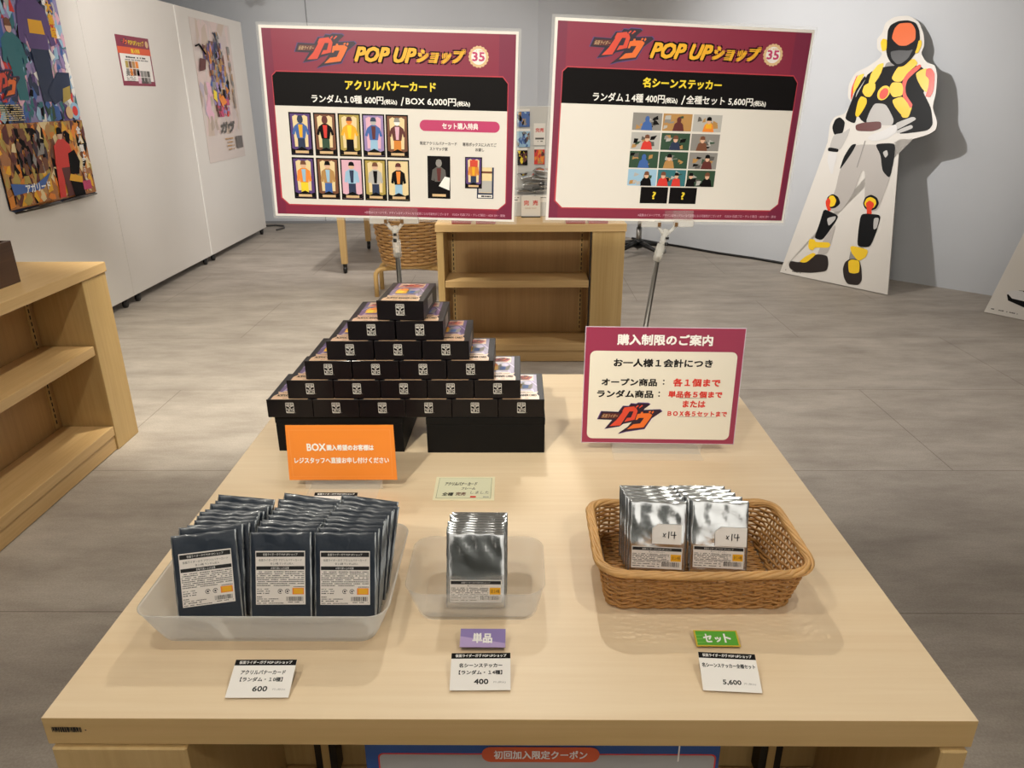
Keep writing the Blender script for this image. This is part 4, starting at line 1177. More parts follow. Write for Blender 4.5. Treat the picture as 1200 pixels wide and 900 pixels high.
# left notice and right notice (origin = lower left corner)
hung('left of two big crimson notices, a row of ten small pictures on white', (-.6235, 1.9, 1.2475), 0.0, radians(1.65),
     ('アクリルバナーカード', 153.5, 322.3), [('ランダム１0種 600円', 88.5, 223.5, 213, 227), ('(税込)', 225, 249, 212, 221.5), ('/', 256.5, 262, 211.5, 226), ('BOX 6,000円', 266, 360, 212.5, 226), ('(税込)', 362, 386.5, 212, 221.5)], body_left)
hung('right of two big crimson notices, photo thumbnails and two question mark tiles', (.0655, 1.795, 1.2510), math.atan2(.085, .606), radians(2.1),
     ('名シーンステッカー', 165, 312), [('ランダム１4種 400円', 75, 207.5, 211.5, 226), ('(税込)', 209, 232, 211, 221), ('/', 240, 246, 210.5, 225.5), ('全種セット 5,600円', 249, 376, 211.5, 226), ('(税込)', 378, 402, 211, 221)], body_right)
pole((-.3, 1.9065, 0), 1.232, -.02, 'chrome pole stand with clear clip holding the left crimson notice')
pole((.235, 1.8445, 0), 1.232, .135, 'slightly leaning chrome pole stand with clear clip holding the right crimson notice')

TZ = .845
# ---------------------------------------------------------------- black boxes and the pyramid of printed cartons
def riser(label, loc, rotz, w, d, h):
    t = thing('riser_box', label, 'box', loc, rotz, None)
    mb = MB(); mb.box(0, w, 0, d, 0, h - .0165, BLKCARD, .0012, 2); mb.build('box_body', t)
    mb = MB(); mb.box(-.0007, w + .0007, -.0007, d + .0007, h - .016, h, BLKCARD, .0012, 2); mb.build('lid', t)
riser('plain black box under the right half of the carton pyramid', (-.188, 1.353, TZ), 0, .241, .19, .0795)
riser('plain black box under the left half of the carton pyramid, behind the orange sign', (-.4985, 1.362, TZ), radians(-1.2), .262, .19, .0795)

BW, BD, BH = .0928, .152, .0387
def wrapped(m, hexc):
    return mat('wrapped_' + m, hexc, .3, coat=1.0)
def make_carton():
    PURPLE, LILAC, BEIGE = wrapped('purple', '#573a78'), wrapped('lilac', '#9d86b8'), wrapped('beige', '#e0b892')
    t = thing('carton', 'x', 'box', (0, 0, 0), 0, 'printed black cartons stacked in a pyramid')
    mb = MB()
    mb.box(-BW / 2 + .0004, BW / 2 - .0004, .0022, BD, 0, BH - .0008, CARTON, .001, 1)
    z = BH - .0008
    d = .00007
    w = .033
    mb.rect(-w, .012, w, BD - .006, PURPLE, z + d)
    mb.poly([(-w, .012), (-w * .55, BD * .62), (-w * .45, BD * .6), (-w * .8, .012)], LILAC, z + 2 * d)
    mb.poly([(w, .012), (w * .55, BD * .62), (w * .45, BD * .6), (w * .8, .012)], LILAC, z + 2 * d)
    mb.poly([(-w, BD * .5), (-w * .5, BD * .75), (-w * .5, BD * .78), (-w, BD * .55)], LILAC, z + 2 * d)
    mb.poly([(w, BD * .5), (w * .5, BD * .75), (w * .5, BD * .78), (w, BD * .55)], LILAC, z + 2 * d)
    mb.rect(-w * .8, BD * .72, w * .8, BD - .008, BEIGE, z + 3 * d)
    mb.poly([(-w * .75, BD * .75), (w * .5, BD * .74), (w * .78, BD * .86), (w * .3, BD * .92), (-w * .6, BD * .86)], mat('carton_logo', '#c0605a', .35), z + 4 * d)
    mb.M = Matrix.Translation((0, 0, 0)); logo(mb, -.02, BD * .75, .022, BD * .9, z + 5 * d, d)
    figc = ((-.011, AMBER, ORANGE, YELLOW), (.012, GREYP, LILAC, BLUE))
    for cx, a, b, c in figc:
        mb.poly([(cx - .012, .062), (cx + .01, .062), (cx + .013, .088), (cx + .003, .1), (cx - .009, .098), (cx - .013, .085)], a, z + 4 * d)
        mb.disc(cx + .002, .093, .008, b, z + 5 * d, ry=.01, k=12)
        mb.poly([(cx - .009, .063), (cx + .002, .064), (cx + .004, .083), (cx - .008, .082)], c, z + 5 * d)
    plate = [(-.038, .004), (.036, .004), (.036, .022), (.031, .034), (.035, .046), (.026, .042), (.022, .05), (-.022, .05), (-.026, .042), (-.035, .046), (-.031, .034), (-.038, .022)]
    mb.poly(plate, BEIGE, z + 6 * d)
    mb.text('KAMEN RIDER GAVV', -.024, .038, .024, .0425, BROWN, z + 7 * d, bold=.0002)
    mb.text('ACRYLIC BANNER CARD', -.031, .02, .031, .031, BLACKP, z + 7 * d, bold=.0004)
    scribble(mb, -.016, .016, .009, .0025, BROWN, z + 7 * d, rnd)
    mb.build('carton_body', t)
    mb = MB()
    mb.box(-BW / 2 + .0002, BW / 2 - .0002, 0, .0019, .0004, BH + .0006, CARTON, .0006, 1)
    mb.M = FACE
    x0, x1, y0, y1 = -.0095, .0095, .0085, .0345
    e = .00015
    PAPER = mat('badge_grey', '#b9b4ac', .5)
    mb.M = FACE @ Matrix.Translation((0, .0025, 0)) @ Matrix.Scale(.88, 4)
    mb.rrect(x0, y0, x1, y1, .002, PAPER, e)
    for k in range(3):
        mb.rect(x0 + .0012 + k * .0058, .0285, x0 + .0056 + k * .0058, .0332, BLACKP, 2 * e)
        mb.rect(x0 + .0022 + k * .0058, .0298, x0 + .0044 + k * .0058, .0322, PAPER, 3 * e)
    mb.poly([(x0 + .001, .0265), (-.001, .023), (-.003, .019), (x0 + .001, .0205)], BLACKP, 2 * e)
    mb.poly([(x1 - .001, .0265), (.001, .023), (.003, .019), (x1 - .001, .0205)], BLACKP, 2 * e)
    mb.poly([(-.0035, .0268), (.0035, .0268), (0, .0235)], BLACKP, 2 * e)
    mb.rect(-.0028, .0195, .0028, .0205, BLACKP, 2 * e)
    mb.poly([(x0 + .0012, .018), (x0 + .0042, .018), (x0 + .0042, .0105), (x0 + .0012, .014)], BLACKP, 2 * e)
    mb.rect(x0 + .0056, .0105, x0 + .0086, .018, BLACKP, 2 * e); mb.rect(x0 + .0064, .012, x0 + .0079, .0165, PAPER, 3 * e)
    mb.rect(x0 + .0098, .0105, x0 + .0125, .018, BLACKP, 2 * e); mb.rect(x0 + .0137, .0105, x0 + .0178, .018, BLACKP, 2 * e); mb.rect(x0 + .0147, .013, x0 + .0178, .0155, PAPER, 3 * e)
    mb.rect(x1 + .001, .0088, x1 + .003, .0094, GREYP, e)
    mb.build('front_flap', t)
    mb = MB()
    mb.M = Matrix(((0, 0, 1, BW / 2 - .0002), (1, 0, 0, 0), (0, 1, 0, 0), (0, 0, 0, 1)))
    mb.rect(.05, .01, .1, .031, PAPER, 0)
    barcode(mb, .055, .013, .09, .027, GREYP, .0002, rnd)
    mb.build('side_sticker', t)
    return t

carton0 = make_carton()
ordn = ['leftmost', 'second from left', 'third from left', 'fourth from left', 'fifth from left', 'rightmost']
rown = ['bottom', 'second', 'third', 'fourth', 'fifth']
rows = [(6, -.5084, .9362), (5, -.463, .947), (4, -.4225, .9635), (3, -.376, .954), (2, -.331, .965)]
first = True
rb = random.Random(3)
for r, (n, x0, _) in enumerate(rows):
    for i in range(n):
        o = carton0 if first else dup(carton0)
        first = False
        o.location = (x0 * (1 + .0037 * r) + BW / 2 + i * (BW + .0007 + .0005 * r), 1.3525 + .005 * r, TZ + .08 + r * .0395)
        nm = ordn[i] if i < n - 1 else 'rightmost'
        if n == 2: nm = ['left', 'right'][i]
        o['label'] = 'purple and black carton, %s in the %s row of the pyramid' % (nm, rown[r]) if r == 0 else 'purple and black carton, %s in the pyramid row %s' % (nm, ['', 'just above the bottom row', 'third from the bottom', 'of three', 'of two just under the top'][r])
o = dup(carton0)
o.location = (-.231, 1.377, TZ + .08 + 5 * .0395)
o.rotation_euler = (0, 0, radians(-3.5))
o['label'] = 'purple and black carton crowning the pyramid, turned slightly'

# ---------------------------------------------------------------- trays
def tray(name, label, x0, x1, y0, y1, X0, X1, Y0, Y1, h, rb_, rt_, m):
    t = thing(name, label, 'tray', ((x0 + x1) / 2, (y0 + y1) / 2, TZ))
    cx, cy = (x0 + x1) / 2, (y0 + y1) / 2
    th = .0016
    def ring(f, off, z):
        a0, a1, b0, b1 = (X0 - x0) * f + x0, (X1 - x1) * f + x1, (Y0 - y0) * f + y0, (Y1 - y1) * f + y1
        r = rb_ + (rt_ - rb_) * f
        return [(p[0] - cx, p[1] - cy, z) for p in rr_pts(a0 + off, b0 + off, a1 - off, b1 - off, r - off, 8)]
    rings = [ring(0, .006, .0), ring(0, .002, .0015), ring(.04, 0, .006), ring(.5, 0, h * .5), ring(.97, 0, h * .96), ring(1, -.0012, h), ring(1, th * .8, h), ring(.96, th, h * .96), ring(.5, th, h * .5), ring(.05, th, .007), ring(0, .008, .0022)]
    k = len(rings[0])
    vs = [p for r in rings for p in r]
    fs = [tuple(range(k))[::-1], tuple(range((len(rings) - 1) * k, len(rings) * k))]
    for i in range(len(rings) - 1):
        for j in range(k):
            fs.append((i * k + j, i * k + (j + 1) % k, (i + 1) * k + (j + 1) % k, (i + 1) * k + j))
    mb = MB(); mb.add(vs, fs, m)
    o = mb.build('tray_body', t, True)
    return t
tray('plastic_tray', 'large frosted plastic tray full of dark packs at the left of the table', -.4865, -.193, .787, .985, -.508, -.173, .774, .999, .054, .022, .026, FROST1)
tray('plastic_tray', 'small frosted plastic tray with one row of silver packs in the middle', -.1425, .0255, .831, .95, -.158, .036, .824, .966, .051, .024, .028, FROST2)

# ---------------------------------------------------------------- packs
def pouch(w, h, t, seed, face, film, strip=.0):
    r = random.Random(seed)
    nx, ny = 22, 24
    mb = MB()
    mb.M = FACE
    us = [-.5, -.49, -.476, -.466, -.456, -.44] + [-.44 + .88 * i / (nx - 6) for i in range(1, nx - 6)] + [.44, .456, .466, .476, .49, .5]
    vs_ = [0, .01, .02, .03, .045] + [.045 + .91 * i / (ny - 6) for i in range(1, ny - 6)] + [.955, .97, .98, .99, 1.0]
    ph = [r.uniform(0, 6.28) for _ in range(6)]
    def prof(u, v):
        a = (1 - min(1, abs(2 * u)) ** 18) * (1 - abs(2 * v - 1) ** 22)
        wr = .0006 * sin(2 * u * 9 + v * 7 + ph[0]) * max(0, v - .66) * 3 + .0006 * sin(u * 21 + 2 * sin(v * 9) + ph[1]) * max(0, .16 - abs(v - .76)) * 6 + .0003 * sin(v * 15 + u * 6 + ph[2])
        return t * a, wr * a
    front, back = [], []
    for v in vs_:
        for u in us:
            x = u * w + (r.uniform(-.0003, .0003) if abs(u) > .47 else 0)
            y = v * h
            p, wr = prof(u, v)
            front.append((x, y, p * .6 + wr))
            back.append((x, y, -p * .4 - .00015))
    n1, n2 = len(us), len(vs_)
    def grid(off, flip):
        a, b = [], []
        for j in range(n2 - 1):
            for i in range(n1 - 1):
                q = (off + j * n1 + i, off + j * n1 + i + 1, off + (j + 1) * n1 + i + 1, off + (j + 1) * n1 + i)
                if flip: q = q[::-1]
                edge = us[i] >= .474 or us[i + 1] <= -.474 or vs_[j] >= .989 + strip
                (b if edge else a).append(q)
        return a, b
    allv = front + back
    a, b = grid(0, False)
    c, d = grid(n1 * n2, True)
    mb.add(allv, a + c, face)
    mb.add(allv, b + d, film)
    rim = [i for i in range(n1)] + [j * n1 + n1 - 1 for j in range(1, n2)] + [(n2 - 1) * n1 + i for i in range(n1 - 2, -1, -1)] + [j * n1 for j in range(n2 - 2, 0, -1)]
    mb.add(allv, [(rim[(q + 1) % len(rim)], rim[q], n1 * n2 + rim[q], n1 * n2 + rim[(q + 1) % len(rim)]) for q in range(len(rim))], film)
    return mb

def navy_pack():
    t = thing('card_pack', 'x', 'pack', (0, 0, 0), 0, 'dark card packs in the large frosted tray')
    pouch(.086, .129, .0028, 11, NAVYF, FILM, 1).build('pouch', t, True)
    mb = MB(); mb.M = FACE
    n = .0024
    e = .00009
    x0, x1, y0, y1 = -.0345, .0345, .0295, .1035
    mb.prism([(x0, y0), (x1, y0), (x1, y1), (x0, y1)], n - .0003, n, mat('label_white', '#e6ded6', .4))
    mb.rect(x0 + .001, .0955, x1 - .001, .1018, INK, n + e)
    mb.text('仮面ライダーガヴ POP UPショップ', -.024, .097, .024, .1004, WHITE_INK, n + 2 * e)
    mb.text('仮面ライダーガヴ アクリルバナーカード', -.03, .0892, .03, .0926, INK, n + e)
    mb.text('全１0種 ランダム封入', -.014, .0845, .018, .0876, INK, n + e)
    mb.rect(x0 + .001, .0775, x1 - .001, .0825, INK, n + e)
    mb.text('お取り扱い上の注意', -.013, .0783, .012, .0816, WHITE_INK, n + 2 * e)
    r = random.Random(2)
    for i in range(8):
        scribble(mb, x0 + .0015, x1 - .0015 - (.02 if i == 7 else 0), .0742 - i * .0027, .0013, DIM, n + e, r, fill=.85)
    mb.rect(.0165, .0435, .0325, .0525, ORANGE, n + e); mb.rect(.0185, .0445, .031, .0515, AMBER, n + 2 * e)
    scribble(mb, .018, .033, .0535, .0012, DIM, n + e, r)
    for cx in (-.0005, .0095):
        k = 14
        pts = [(cx + .0034 * cos(2 * pi * i / k), .0478 + .0034 * sin(2 * pi * i / k)) for i in range(k)]
        inn = [(cx + .0026 * cos(2 * pi * i / k), .0478 + .0026 * sin(2 * pi * i / k)) for i in range(k)]
        mb.add([(p[0], p[1], n + e) for p in pts + inn], [(i, (i + 1) % k, k + (i + 1) % k, k + i) for i in range(k - 2)], INK)
        mb.rect(cx - .0012, .0466, cx + .0012, .049, INK, n + e)
    scribble(mb, x0 + .0015, -.017, .0505, .0012, DIM, n + e, r); scribble(mb, x0 + .0015, -.015, .0475, .0012, DIM, n + e, r); scribble(mb, x0 + .0015, -.016, .0445, .0013, INK, n + e, r)
    scribble(mb, x0 + .0015, -.026, .0395, .0013, INK, n + e, r); scribble(mb, x0 + .0015, -.003, .0368, .0012, DIM, n + e, r); scribble(mb, x0 + .0015, -.01, .034, .0013, INK, n + e, r); scribble(mb, x0 + .0015, .004, .031, .0011, DIM, n + e, r)
    barcode(mb, .008, .0345, .032, .0405, INK, n + e, r)
    scribble(mb, .008, .032, .0322, .0012, DIM, n + e, r)
    mb.build('label_sticker', t)
    return t

def silver_pack(name, w, h, tagged):
    t = thing(name, 'x', 'pack', (0, 0, 0))
    pouch(w, h, .0034, 21 if tagged is None else 33, SILVER, FILM).build('pouch', t, True)
    mb = MB(); mb.M = FACE
    n, e = .0029, .00009
    x0, x1, y1 = -w / 2 + .0055, w / 2 - .0055, h * .365
    mb.prism([(x0, .008), (x1, .008), (x1, y1), (x0, y1)], n - .0003, n, mat('label_white'))
    mb.rect(x0 + .001, y1 - .0058, x1 - .001, y1 - .001, INK, n + e)
    mb.text('仮面ライダーガヴ POP UPショップ', x0 + .016, y1 - .0046, x1 - .016, y1 - .0022, WHITE_INK, n + 2 * e)
    mb.text('名シーンステッカー', -.012, y1 - .0092, .012, y1 - .0066, INK, n + e)
    r = random.Random(4)
    for i in range(6):
        scribble(mb, x0 + .0015, x1 - .019, y1 - .0118 - i * .0023, .0012, DIM, n + e, r)
    mb.rect(x1 - .017, y1 - .021, x1 - .0015, y1 - .0105, AMBER, n + e)
    mb.text('全１4種', x1 - .0155, y1 - .018, x1 - .003, y1 - .013, BROWN, n + 2 * e)
    barcode(mb, x1 - .03, .0115, x1 - .003, y1 - .0225, INK, n + e, r)
    for i in range(2):
        scribble(mb, x0 + .0015, x1 - .034, .0105 + i * .0035, .0013, DIM, n + e, r)
    mb.build('label_sticker', t)
    return t

def set_pack(o, x, y, z, lean, yaw=0, roll=0):
    o.rotation_mode = 'YXZ'
    o.rotation_euler = (-radians(lean), radians(roll), radians(yaw))
    o.location = (x, y, z + abs(sin(radians(roll))) * .04)

nth = ['frontmost', 'second from the front', 'third from the front', 'fourth from the front', 'fifth from the front', 'sixth from the front', 'seventh from the front', 'eighth from the front', 'ninth from the front', 'rearmost']
p0 = navy_pack()
rp = random.Random(8)
first = True
for cname, xa, xb, roll0 in (('left', -.4255, -.413, -1.0), ('middle', -.3285, -.3245, -1.0), ('right', -.2395, -.2365, -.6)):
    for i in range(10):
        o = p0 if first else dup(p0)
        first = False
        f = i / 9
        x = xa + (xb - xa) * (0 if i == 0 else .12 + .88 * f) + (rp.uniform(-.003, .003) if i else 0)
        set_pack(o, x, .817 + i * .0088, TZ + .004 + (.004 if i == 9 else .0) + (rp.uniform(0, .0035) if i else 0), 21.5 + (i * .25), yaw=([11, 8.5, 7, 5.5, 4, 3, 2, 1, 0, -2][i] if cname == 'left' else -1 if i == 0 else 3 * (1 - f) - 1), roll=(roll0 if i == 0 else {'left': 4.0, 'middle': 6.5, 'right': 6.5}[cname] * (.25 + .75 * f) + rp.uniform(-.6, .9)))
        if cname == 'left' and i: o.location.z += .001
        o['label'] = 'dark foil card pack, %s, %s column of large frosted tray' % (nth[i], cname)

s0 = silver_pack('sticker_pack', .0845, .109, None)
for i in range(9):
    o = s0 if i == 0 else dup(s0)
    set_pack(o, -.0615 + .0003 * i + (rp.uniform(-.002, .002) if i else 0), .857 + i * .006, TZ + .004, 20 + i * 1.25, yaw=(rp.uniform(-.5, .3) if i else 0), roll=(rp.uniform(-.6, .6) if i else .2))
    tag(o, 'silver foil sticker pack, %s in the small frosted tray' % (nth[i] if i < 8 else 'rearmost'), 'pack', 'silver packs in the small frosted tray')

g0 = silver_pack('sticker_set_pack', .087, .112, 1)
for c, (x, side, dx) in enumerate(((.209, 'left', -.0016), (.303, 'right', -.0052))):
    for i in range(5):
        o = g0 if (c == 0 and i == 0) else dup(g0)
        set_pack(o, x + dx * i + (rp.uniform(-.001, .001) if i else 0), .934 + i * .0108 + .001 * c, TZ + .0065, 21 + .3 * i, yaw=(-3.5 if i == 0 else -1.5), roll=(.8 if i == 0 else rp.uniform(-.8, .5)))
        tag(o, 'silver sticker set pack, %s in the %s row of the wicker basket' % (nth[i] if i < 4 else 'rearmost', side), 'pack', 'silver set packs in the wicker basket')
        fronts = (fronts + [o]) if (c or i) else [o]
for c, o in enumerate((fronts[0], fronts[5])):
    if True:
        if True:
            mb = MB(); mb.M = FACE
            a, b, q0, q1 = (-.008, .036, .046, .076) if c == 0 else (-.006, .041, .042, .071)
            mb.prism([(a, q0), (b, q0), (b, q1), (a + .009, q1), (a, q1 - .007)], .0036, .0042, PAPER)
            mb.tube([(a + .016, q0 + .011, .0047), (a + .0205, q0 + .0165, .0047)], .0006, INK, 4)
            mb.tube([(a + .0195, q0 + .0105, .0047), (a + .0165, q0 + .0165, .0047)], .0006, INK, 4)
            mb.tube([(a + .0245, q0 + .009, .0047), (a + .025, q0 + .0195, .0047)], .0007, INK, 4)
            mb.tube([(a + .029, q0 + .0195, .0047), (a + .028, q0 + .014, .0047), (a + .036, q0 + .0145, .0047)], .0007, INK, 4)
            mb.tube([(a + .0335, q0 + .0195, .0047), (a + .033, q0 + .009, .0047)], .0007, INK, 4)
            tag(mb.build('count_slip', o), 'white slip handwritten x14')

# ---------------------------------------------------------------- wicker basket
t = thing('wicker_basket', 'rectangular wicker basket with silver set packs at the right of the table', 'basket', (.258, .95, TZ))
B0 = (.129, .089, -.0005, 0.0)
B1 = (.1465, .0925, .0062, -.0015)
BHT = .062
def wring(f, off=0.0, n=184):
    hx, hy = B0[0] + (B1[0] - B0[0]) * f + off, B0[1] + (B1[1] - B0[1]) * f + off
    cx, cy = B0[2] + (B1[2] - B0[2]) * f, B0[3] + (B1[3] - B0[3]) * f
    r = .02 + .012 * f
    pts = rr_pts(cx - hx, cy - hy, cx + hx, cy + hy, r, 6)
    P = [Vector((p[0], p[1], 0)) for p in pts]
    L = [0]
    for i in range(len(P)):
        L.append(L[-1] + (P[(i + 1) % len(P)] - P[i]).length)
    out = []
    j = 0
    for k in range(n):
        s = L[-1] * k / n
        while L[j + 1] < s: j += 1
        q = (s - L[j]) / max(1e-9, L[j + 1] - L[j])
        a, b = P[j], P[(j + 1) % len(P)]
        d = (b - a).normalized()
        out.append((a.lerp(b, q), Vector((d.y, -d.x, 0))))
    return out
def wz(f, p):
    dip = .006 * (abs(p.x) / .15) ** 2 * f
    return .004 + f * (BHT - .006) + dip - .002 * f
mb = MB()
NW, NR, ST = 184, 15, 46
rw = random.Random(12)
for k in range(NR):
    f = k / (NR - 1)
    ring = wring(f, 0, NW)
    pts, rs = [], []
    ph = rw.uniform(0, 6)
    for i, (p, nrm) in enumerate(ring):
        a = .0028 * cos(pi * (i / NW * ST + k))
        pts.append((p.x + nrm.x * a, p.y + nrm.y * a, wz(f, p) + .0009 * sin(i * .23 + ph) + .0005 * sin(i * .71 + 2 * ph)))
        rs.append(.0019 * (1 + .18 * sin(i * .37 + ph)))
    mb.tube(pts, rs, WICKER, 6, closed=True)
mb.build('woven_body', t, True)
mb = MB()
ra, rm, rc = wring(0, 0, ST * 4), wring(.5, 0, ST * 4), wring(1, 0, ST * 4)
for i in range(ST):
    j = (i * 4 + 0) % (ST * 4)
    mb.tube([tuple(ra[j][0] + Vector((0, 0, .002))), tuple(rm[j][0] + Vector((0, 0, wz(.5, rm[j][0])))), tuple(rc[j][0] + Vector((0, 0, wz(1, rc[j][0]))))], .0018, WICKER, 6)
mb.build('stakes', t, True)
mb = MB()
for s in range(6):
    pts = []
    for i, (p, nrm) in enumerate(wring(1.0, .002, 220)):
        a = 2 * pi * (i / 220 * 6 + s / 6) + .5 * sin(i * .19 + s)
        o_ = .0046 * cos(a)
        pts.append((p.x + nrm.x * (o_ + .002), p.y + nrm.y * (o_ + .002), wz(1, p) + .004 + .0036 * sin(a)))
    mb.tube(pts, [.0027 * (1 + .18 * sin(i * .31 + 2 * s)) for i in range(220)], WICKER_RIM, 7, closed=True)
mb.build('rim', t, True)
mb = MB()
for s in range(2):
    pts = []
    for i, (p, nrm) in enumerate(wring(0.0, .0, 200)):
        a = 2 * pi * (i / 200 * 16 + s / 2)
        pts.append((p.x + nrm.x * .0028 * cos(a), p.y + nrm.y * .0028 * cos(a), .0052 + .0024 * sin(a)))
    mb.tube(pts, .0026, WICKER, 6, closed=True)
for k in range(30):
    y = -.083 + k * .0057
    mb.tube([(-.122 + i * .0122, y, .0036 + .0012 * (-1) ** (i + k)) for i in range(21)], .0022, WICKER, 5)
mb.build('woven_base', t, True)

# ---------------------------------------------------------------- cards and small signs on the table
def small_card(name, label, cat, x, y, rotz, w, h, tilt, paint, lift=.002, group=None):
    """a card leaning back on a clear wedge; (x, y) is the middle of its lower edge"""
    t = thing(name, label, cat, (x, y, TZ), radians(rotz), group)
    R = Matrix.Translation((0, 0, lift)) @ Matrix.Rotation(radians(tilt), 4, 'X')
    mb = MB(); mb.M = R
    paint(mb, w, h)
    mb.build('card', t)
    mb = MB()
    c, s = cos(radians(tilt)) * h, sin(radians(tilt)) * h
    X = w * .47
    vs = [(-X, .002, .0), (-X, c, 0), (-X, c, s + lift - .0014), (-X, .002, lift * .3)]
    vs += [(-p[0], p[1], p[2]) for p in vs]
    mb.add(vs, [(0, 1, 2, 3), (7, 6, 5, 4), (1, 0, 4, 5), (2, 1, 5, 6), (3, 2, 6, 7), (0, 3, 7, 4)], CLEAR)
    mb.build('card_stand', t)
    return t
def price(lines, num, wide=False):
    def paint(mb, w, h):
        mb.prism([(-w / 2, 0), (w / 2, 0), (w / 2, h), (-w / 2, h)], 0, .0008, PAPER)
        n, e = .0009, .0001
        mb.rect(-w / 2, h * .845, w / 2, h, BLACKP, n)
        mb.text('仮面ライダーガヴ POP UPショップ', -w * .43, h * .885, w * .43, h * .965, WHITE_INK, n + e, bold=.0001)
        y = .66
        for s, x0, x1 in lines:
            mb.text(s, x0 * w, h * (y - .055), x1 * w, h * (y + .055), INK, n, bold=.00022)
            y -= .19
        a, b = (-.14, .17) if wide else (-.1, .13)
        mb.text(num, w * a, h * .16, w * b, h * .29, INK, n, bold=.00035)
        mb.text('円 (税込)', w * .22, h * .175, w * .42, h * .235, GREYP, n)
    return paint
P1 = price([('アクリルバナーカード', -.36, .36), ('【ランダム・１0種】', -.34, .34)], '600')
small_card('price_card', 'white price card reading 600 in front of the large frosted tray', 'price card', -.3205, .6885, .5, .0775, .049, 20, P1)
small_card('price_card', 'white price card reading 400 in front of the small frosted tray', 'price card', -.048, .7015, .8, .0755, .049, 20, price([('名シーンステッカー', -.36, .36), ('【ランダム・１4種】', -.36, .36)], '400'))
small_card('price_card', 'white price card reading 5,600 in front of the wicker basket', 'price card', .263, .7005, -3.5, .0715, .0505, 20, price([('名シーンステッカー全種セット', -.46, .46)], '5,600', True))
small_card('price_card', 'price card hidden behind the dark packs, only its black heading showing', 'price card', -.329, 1.108, 0, .0775, .049, 22, P1)
def purple(mb, w, h):
    mb.prism([(-w / 2, 0), (w / 2, 0), (w / 2, h), (-w / 2, h)], 0, .0012, mat('card_violet', '#8d7ab4', .4))
    mb.poly([(-w / 2, 0), (w / 2, 0), (w / 2, h * .22), (-w / 2, h * .58)], mat('card_violet_light', '#b39ccb', .4), .0013)
    mb.text('単品', -w * .22, h * .24, w * .2, h * .74, WHITE_INK, .0015, bold=.0007)
def green(mb, w, h):
    mb.prism([(-w / 2, 0), (w / 2, 0), (w / 2, h), (-w / 2, h)], 0, .0012, mat('card_gold_edge', '#d3b33a', .4))
    mb.rect(-w / 2 + .0022, .0016, w / 2 - .0022, h - .0016, GREEN, .0014)
    for i in range(3):
        mb.poly([(-w * .46, h * (.2 + .22 * i)), (-w * .1, h * (.26 + .22 * i)), (-w * .46, h * (.24 + .22 * i))], mat('card_green_light', '#86c45a', .4), .0015)
    mb.text('セ', -w * .3, h * .24, -w * .12, h * .74, WHITE_INK, .0016, bold=.0006)
    mb.text('ッ', -w * .04, h * .26, w * .09, h * .55, WHITE_INK, .0016, bold=.0006)
    mb.text('ト', w * .17, h * .24, w * .31, h * .76, WHITE_INK, .0016, bold=.0006)
small_card('category_card', 'small purple card standing above the 400 price card', 'card', -.0482, .7725, -.4, .0605, .0262, 22, purple, .006)
small_card('category_card', 'small green card with gold edge above the 5,600 price card', 'card', .2655, .7785, -.8, .0585, .0255, 12, green, .003)

# handwritten note
t = thing('handwritten_note', 'pale yellow handwritten note lying between pyramid and small tray', 'note', (-.1012, 1.205, TZ))
mb = MB()
mb.prism([(-.056, -.0435), (.0565, -.0445), (.0555, .0445), (-.0575, .044)], .0002, .0008, mat('note_cream', '#eae2c0', .5))
mb.prism([(-.051, -.037), (.05, -.038), (.05, .039), (-.051, .039)], .0009, .00095, mat('note_line', '#6f7a4c', .5))
mb.prism([(-.0503, -.0363), (.0493, -.0373), (.0493, .0383), (-.0503, .0383)], .001, .0011, mat('note_green', '#dfddbe', .5))
mb.text('アクリルバナーカード', -.038, .009, .022, .022, INK, .0013, bold=.0002, slant=.15)
mb.text('フレーム', -.006, -.006, .02, .0025, INK, .0013, bold=.0002, slant=.15)
mb.text('全種', -.04, -.029, -.02, -.017, INK, .0013, bold=.0003, slant=.15)
mb.text('完売', -.015, -.028, .003, -.016, MAROON, .0013, bold=.0003, slant=.15)
mb.text('しました', .012, -.022, .046, -.012, DIM, .0013, slant=.15)
mb.rect(.012, -.0355, .0225, -.0298, RED, .0013)
scribble(mb, .025, .046, -.0345, .003, GREYP, .0013, rnd)
mb.build('paper', t)

# orange sign
t = thing('counter_sign', 'orange sign in clear stand in front of the left black box', 'sign', (-.3268, 1.2, TZ), radians(.4))
R = Matrix.Translation((0, 0, .021)) @ Matrix.Rotation(radians(-4), 4, 'X') @ FACE
mb = MB(); mb.M = R
w, h = .1005, .109
mb.prism([(-w, 0), (w, .0), (w * .98, h), (-w * .98, h)], -.001, 0, ORANGE)
for a in ((-w * .93, .007, -w * .92, h - .009), (w * .91, .007, w * .92, h - .009), (-w * .93, .007, w * .92, .008), (-w * .93, h - .01, w * .92, h - .009)):
    mb.rect(*a, ORANGE_LT, .0003)
mb.text('BOX', -.062, .059, -.028, .073, WHITE_INK, .0005, bold=.0006)
mb.text('購入希望のお客様は', -.026, .0595, .06, .0705, WHITE_INK, .0005, bold=.0005)
mb.text('レジスタッフへ直接お申し付けください', -.087, .034, .087, .0455, WHITE_INK, .0005, bold=.0004)
mb.build('printed_panel', t)
mb = MB(); mb.M = R
mb.prism([(-w * .72, -.019), (w * .72, -.019), (w * .72, h * .7), (-w * .72, h * .7)], -.0035, -.0014, CLEAR)
mb.build('stand_plate', t)
mb = MB(); mb.box(-.066, .066, -.05, .03, .0005, .0025, CLEAR, .0006, 1); mb.build('stand_foot', t)

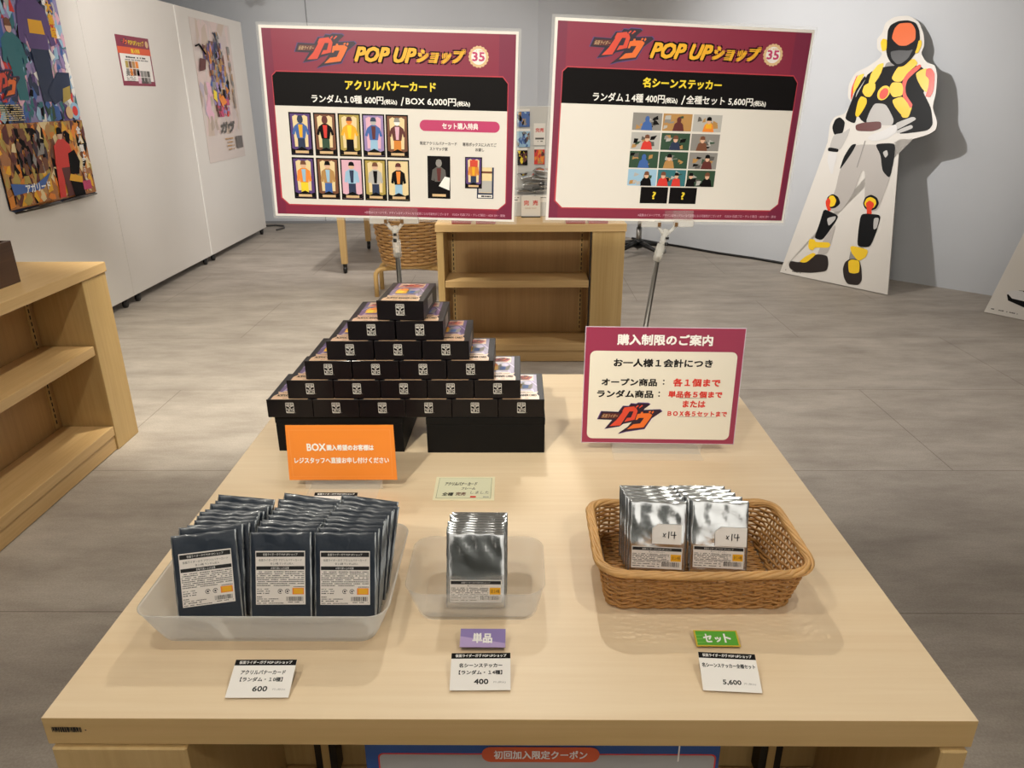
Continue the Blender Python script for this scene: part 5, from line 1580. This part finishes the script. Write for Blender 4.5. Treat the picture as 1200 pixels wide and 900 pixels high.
# purchase limit sign
t = thing('counter_sign', 'crimson-bordered white purchase-limit sign in clear stand at rear right of the table', 'sign', (.2825, 1.345, TZ), radians(-.6))
R = Matrix.Translation((0, 0, .0265)) @ Matrix.Rotation(radians(.6), 4, 'Y') @ Matrix.Rotation(radians(-3), 4, 'X') @ FACE @ Matrix.Scale(.001 * 1.025, 4) @ Matrix.Translation((-150, 0, 0))
mb = MB(); mb.M = R
mb.prism([(-1.5, -1.5), (301.5, -1.5), (301.5, 236.5), (-1.5, 236.5)], -1.5, -.1, mat('sign_edge', '#c9b7c6', .2, coat=.5))
V = lambda v: v * 235 / 222
mb.rect(0, 0, 300, 235, mat('sign_crimson', '#96324f', .35), 0.2)
mb.rrect(9.3, V(8), 289.8, V(178.6), 11, mat('sign_paper', '#e6dfcf', .4), .6)
n = 1.0
mb.text('購入制限のご案内', 60, V(190.5), 239.6, V(209.5), WHITE_INK, n, bold=.9)
mb.text('お一人様１会計につき', 55.5, V(149.5), 243.5, V(164), INK, n, bold=.75)
mb.text('オープン商品', 34, V(113), 140, V(126.5), INK, n, bold=.75); mb.text(':', 152, V(116), 154.5, V(125), INK, n, bold=.4)
mb.text('ランダム商品', 26.5, V(90), 134.5, V(104), INK, n, bold=.75); mb.text(':', 145, V(92.5), 147.5, V(102), INK, n, bold=.4)
mb.text('各１個まで', 172, V(113), 262, V(127.5), RED, n, bold=.8)
mb.text('単品各５個まで', 164.5, V(91.5), 268, V(103.5), RED, n, bold=.7)
mb.text('または', 194, V(72.5), 237, V(85), RED, n, bold=.7)
mb.text('ＢＯＸ各５セットまで', 166, V(54.5), 281, V(65), RED, n, bold=.5)
mb.rect(186, V(90), 239, V(90.6), INK, n); mb.rect(186, V(53.2), 262, V(53.7), DIM, n)
logo(mb, 30, V(19), 153, V(79), n, .3)
mb.build('printed_panel', t)
mb = MB(); mb.M = R
mb.prism([(62, -24), (238, -24), (238, 150), (62, 150)], -4.5, -1.6, CLEAR)
mb.build('stand_plate', t)
mb = MB(); mb.box(-.09, .09, -.028, .055, .0005, .003, CLEAR, .0006, 1); mb.build('stand_foot', t)
